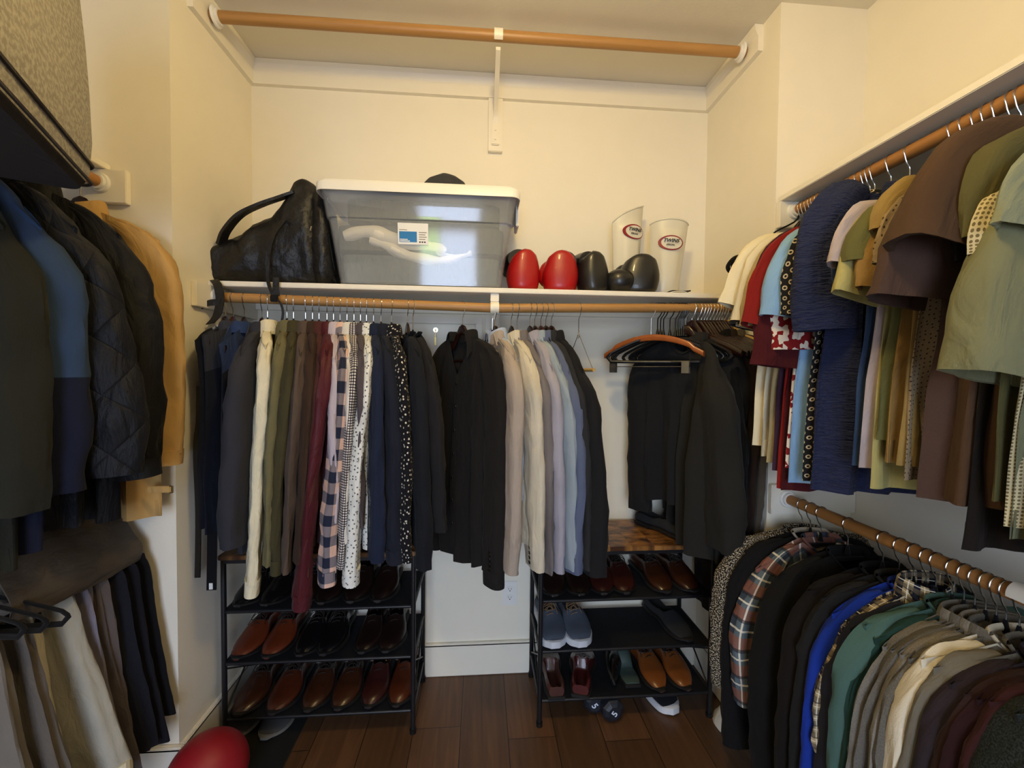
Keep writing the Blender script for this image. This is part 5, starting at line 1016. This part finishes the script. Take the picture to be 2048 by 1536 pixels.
pair(0, (484, 552), (BB, TR_), ('brown brogue at the left end of the lowest tier', 'brown brogue with creased vamp, second on the lowest tier'), L=.30, W=.102)
pair(0, (622, 682), (BB, BB), ('mid brown shoe, third on the lowest tier of the left rack', 'mid brown shoe, fourth on the lowest tier of the left rack'), L=.29, W=.096)
pair(0, (742, 797), (BR, TR_), ('reddish brown boot, fifth on the lowest tier', 'reddish brown boot with brass eyelets at the right post'), style='boot', L=.285, W=.094, eyelet=brass)
for i, px in enumerate((488, 556)):
    p = at(px, 1448, 'z', 0); shoe(['grey canvas slip-on under the left rack, left one', 'grey canvas slip-on under the left rack, right one'][i], p.x, 1.70, .001, plain('grey_canvas', C('#3a3836'), .9), 0, style='loafer', sole=plain('grey_rubber', C('#6a6862'), .6), L=.27, W=.1, hs=.8)
pair(2, (1112, 1165), (DK, DK), ('dark brown loafer at the left end of the top tier, right rack', 'dark brown loafer with creases, second on the top tier, right rack'), style='loafer', side='R', L=.285, W=.098)
pair(2, (1212, 1256), (BR, BR), ('oxblood lace-up shoe, third on the top tier of the right rack', 'oxblood lace-up shoe with wrinkled vamp, fourth on the top tier'), side='R', rz=(-.08, -.04), L=.285, W=.094)
pair(2, (1334, 1388), (BB, BB), ('brown dress shoe with amber toe, fifth on the right rack top tier', 'brown dress shoe at the right end of the right rack top tier'), side='R', rz=(.10, .14), L=.29, W=.096)
blue_c = plain('blue_grey_canvas', C('#4a5362'), .85, var=.15, bump=.3, bscale=400); tl = plain('tan_lace', C('#8a6a48'), .8)
pair(1, (1112, 1165), blue_c, ('blue-grey canvas sneaker with tan laces, left one', 'blue-grey canvas sneaker with tan laces, right one'), style='sneaker', side='R', sole=whrub, lace=tl, rz=(.06, .10), L=.29, W=.10)
pair(1, (1376,), plain('black_suede', C('#1b1c1e'), .95, var=.1), ('narrow black suede shoe at the right end of the middle tier',), style='loafer', side='R', rz=(.22,), L=.29, W=.092, hs=.85)
zz = TR[0] + .0082
shoe('brown moccasin with its heel to the room, left on the lowest tier, right rack', at(1112, 1395, 'y', RY0).x, SY - .005, zz, leather('moccasin_brown', '#4a2a22', .45), 0, style='loafer', flip=True, L=.28, W=.096)
shoe('burgundy deck shoe with its heel to the room, beside the moccasin', at(1180, 1395, 'y', RY0).x, SY - .005, zz, leather('burgundy_leather', '#4f1d1c', .3), -.3, style='oxford', lace=plain('grey_lace', C('#6a6664'), .7), flip=True, L=.285, W=.1, hs=.9)
shoe('black glossy shoe lying on its side between burgundy shoe and green clog', at(1236, 1390, 'y', RY0).x, SY + .01, zz + .035, BKL, -.25, style='loafer', tilt=(0, 1.2), L=.27, W=.088, hs=.8)
shoe('grey-green clog with its open heel to the room', at(1272, 1375, 'y', RY0).x, SY + .03, zz, plain('grey_green_rubber', C('#3f4f4a'), .5), 0, style='sandal', flip=True, L=.26, W=.09)
pair(0, (1322, 1374), (TAN, TAN), ('tan dress shoe, left one of the pair at the right end of the lowest tier', 'tan dress shoe, right one of the pair at the right end of the lowest tier'), side='R', rz=(.10, .12), L=.295, W=.096)
shoe('black canvas shoe with white sole on the floor under the right rack', at(1318, 1408, 'z', 0).x, 1.72, .001, plain('black_canvas', C('#131419'), .9), .35, style='sneaker', sole=whrub, L=.28, W=.098, hs=.75)
sl = shoe('black suede loafer with silver bit on the rustic rack top', at(1345, 1075, 'y', 1.66).x, 1.70, .724, MATS['black_suede'], .55, style='loafer', L=.30, W=.10, hs=.9)
m = MB(); m.tube([(-.025, -.005, .068), (-.01, -.008, .074), (.01, -.008, .074), (.025, -.005, .068)], .003, 8); m.build('silver_bit', chrome, sl)
shoe('black suede loafer behind the one with the silver bit', at(1385, 1060, 'y', 1.66).x + .045, 1.715, .724, MATS['black_suede'], .45, style='loafer', L=.30, W=.10, hs=.9)
# ---------------------------------------------------------------- floor things
def dumbbell(label, px, py, ang, fx):
    p = at(px, py, 'z', .05); t = thing('dumbbell', label, 'dumbbell', (p.x, p.y, .048), ang, 'dumbbells under the right rack'); dm_ = plain('dark_vinyl', C('#1c1f28'), .5, var=.05)
    for s_ in (0, 1):
        m = MB(); y0 = s_ * .13; prf_ = [(-.006, .026), (0, .038), (.008, .046), (.046, .046), (.054, .038), (.058, .02)]
        m.loft([[(r * math.cos(a), y0 + yy, r * math.sin(a)) for a in [2 * PI * (k + .5) / 8 for k in range(8)]] for yy, r in prf_], True, True, True); hd = m.build('head', dm_, t, False)
        if s_ == 0: text('5', .036, MATS['number_white'], hd, (fx, -.0085, .0), (PI / 2, .9 * (1 if px > 1200 else -1) * -1, 0), 1.0, 0)
    m = MB(); m.cyl((0, .045, 0), (0, .135, 0), .014, 14); m.build('handle', chrome, t); return t
plain('number_white', C('#dfe8f5'), .5)
dumbbell('blue-black dumbbell marked 5, behind, under the right rack', 1189, 1408, -.15, 0); dumbbell('blue-black dumbbell marked 5, in front of the other', 1228, 1424, .1, 0)
p = at(415, 1545, 'z', .115); m = MB(); m.ellipsoid((0, 0, 0), (.115, .115, .115), 40, 26); b_ = m.build('exercise_ball', plain('red_rubber', C('#8f1420'), .5, var=.06, bump=.15, bscale=60)); b_.location = (p.x, p.y, .115); tag(b_, 'red rubber ball on the floor at the lower left', 'ball')
m = MB(); m.bbox(-.96, -.69, 1.18, 1.84, .0005, .006, .002); tag(m.build('floor_shade_sheet', fabric('charcoal_shade', C('#1a1a18'), wrinkle=.2)), 'flat charcoal sheet painting shade on the floor under the left shoe rack beside the red ball', 'mat')  # thin dark sheet standing in for the shade under the left rack
p = at(1437, 1440, 'z', 0); t = thing('white_cloth', 'crumpled white cloth on the floor by the right baseboard', 'cloth', (.985, 1.53, .001)); m = MB(); rg = []
for z, k in ((0, 1), (.02, .95), (.05, .6), (.085, .2), (.095, .03)): rg.append([(.035 * k * math.cos(a) * (1 + .2 * nz(math.cos(a) * 2, math.sin(a) * 2, z * 20)), .06 * k * math.sin(a) * (1 + .25 * nz(math.cos(a) * 2, math.sin(a) * 2, z * 20 + 3)), z) for a in [2 * PI * j / 20 for j in range(20)]])
m.loft(rg, True, True, True); m.build('cloth', F('white_cotton_cloth', '#d8d2c4'), t)
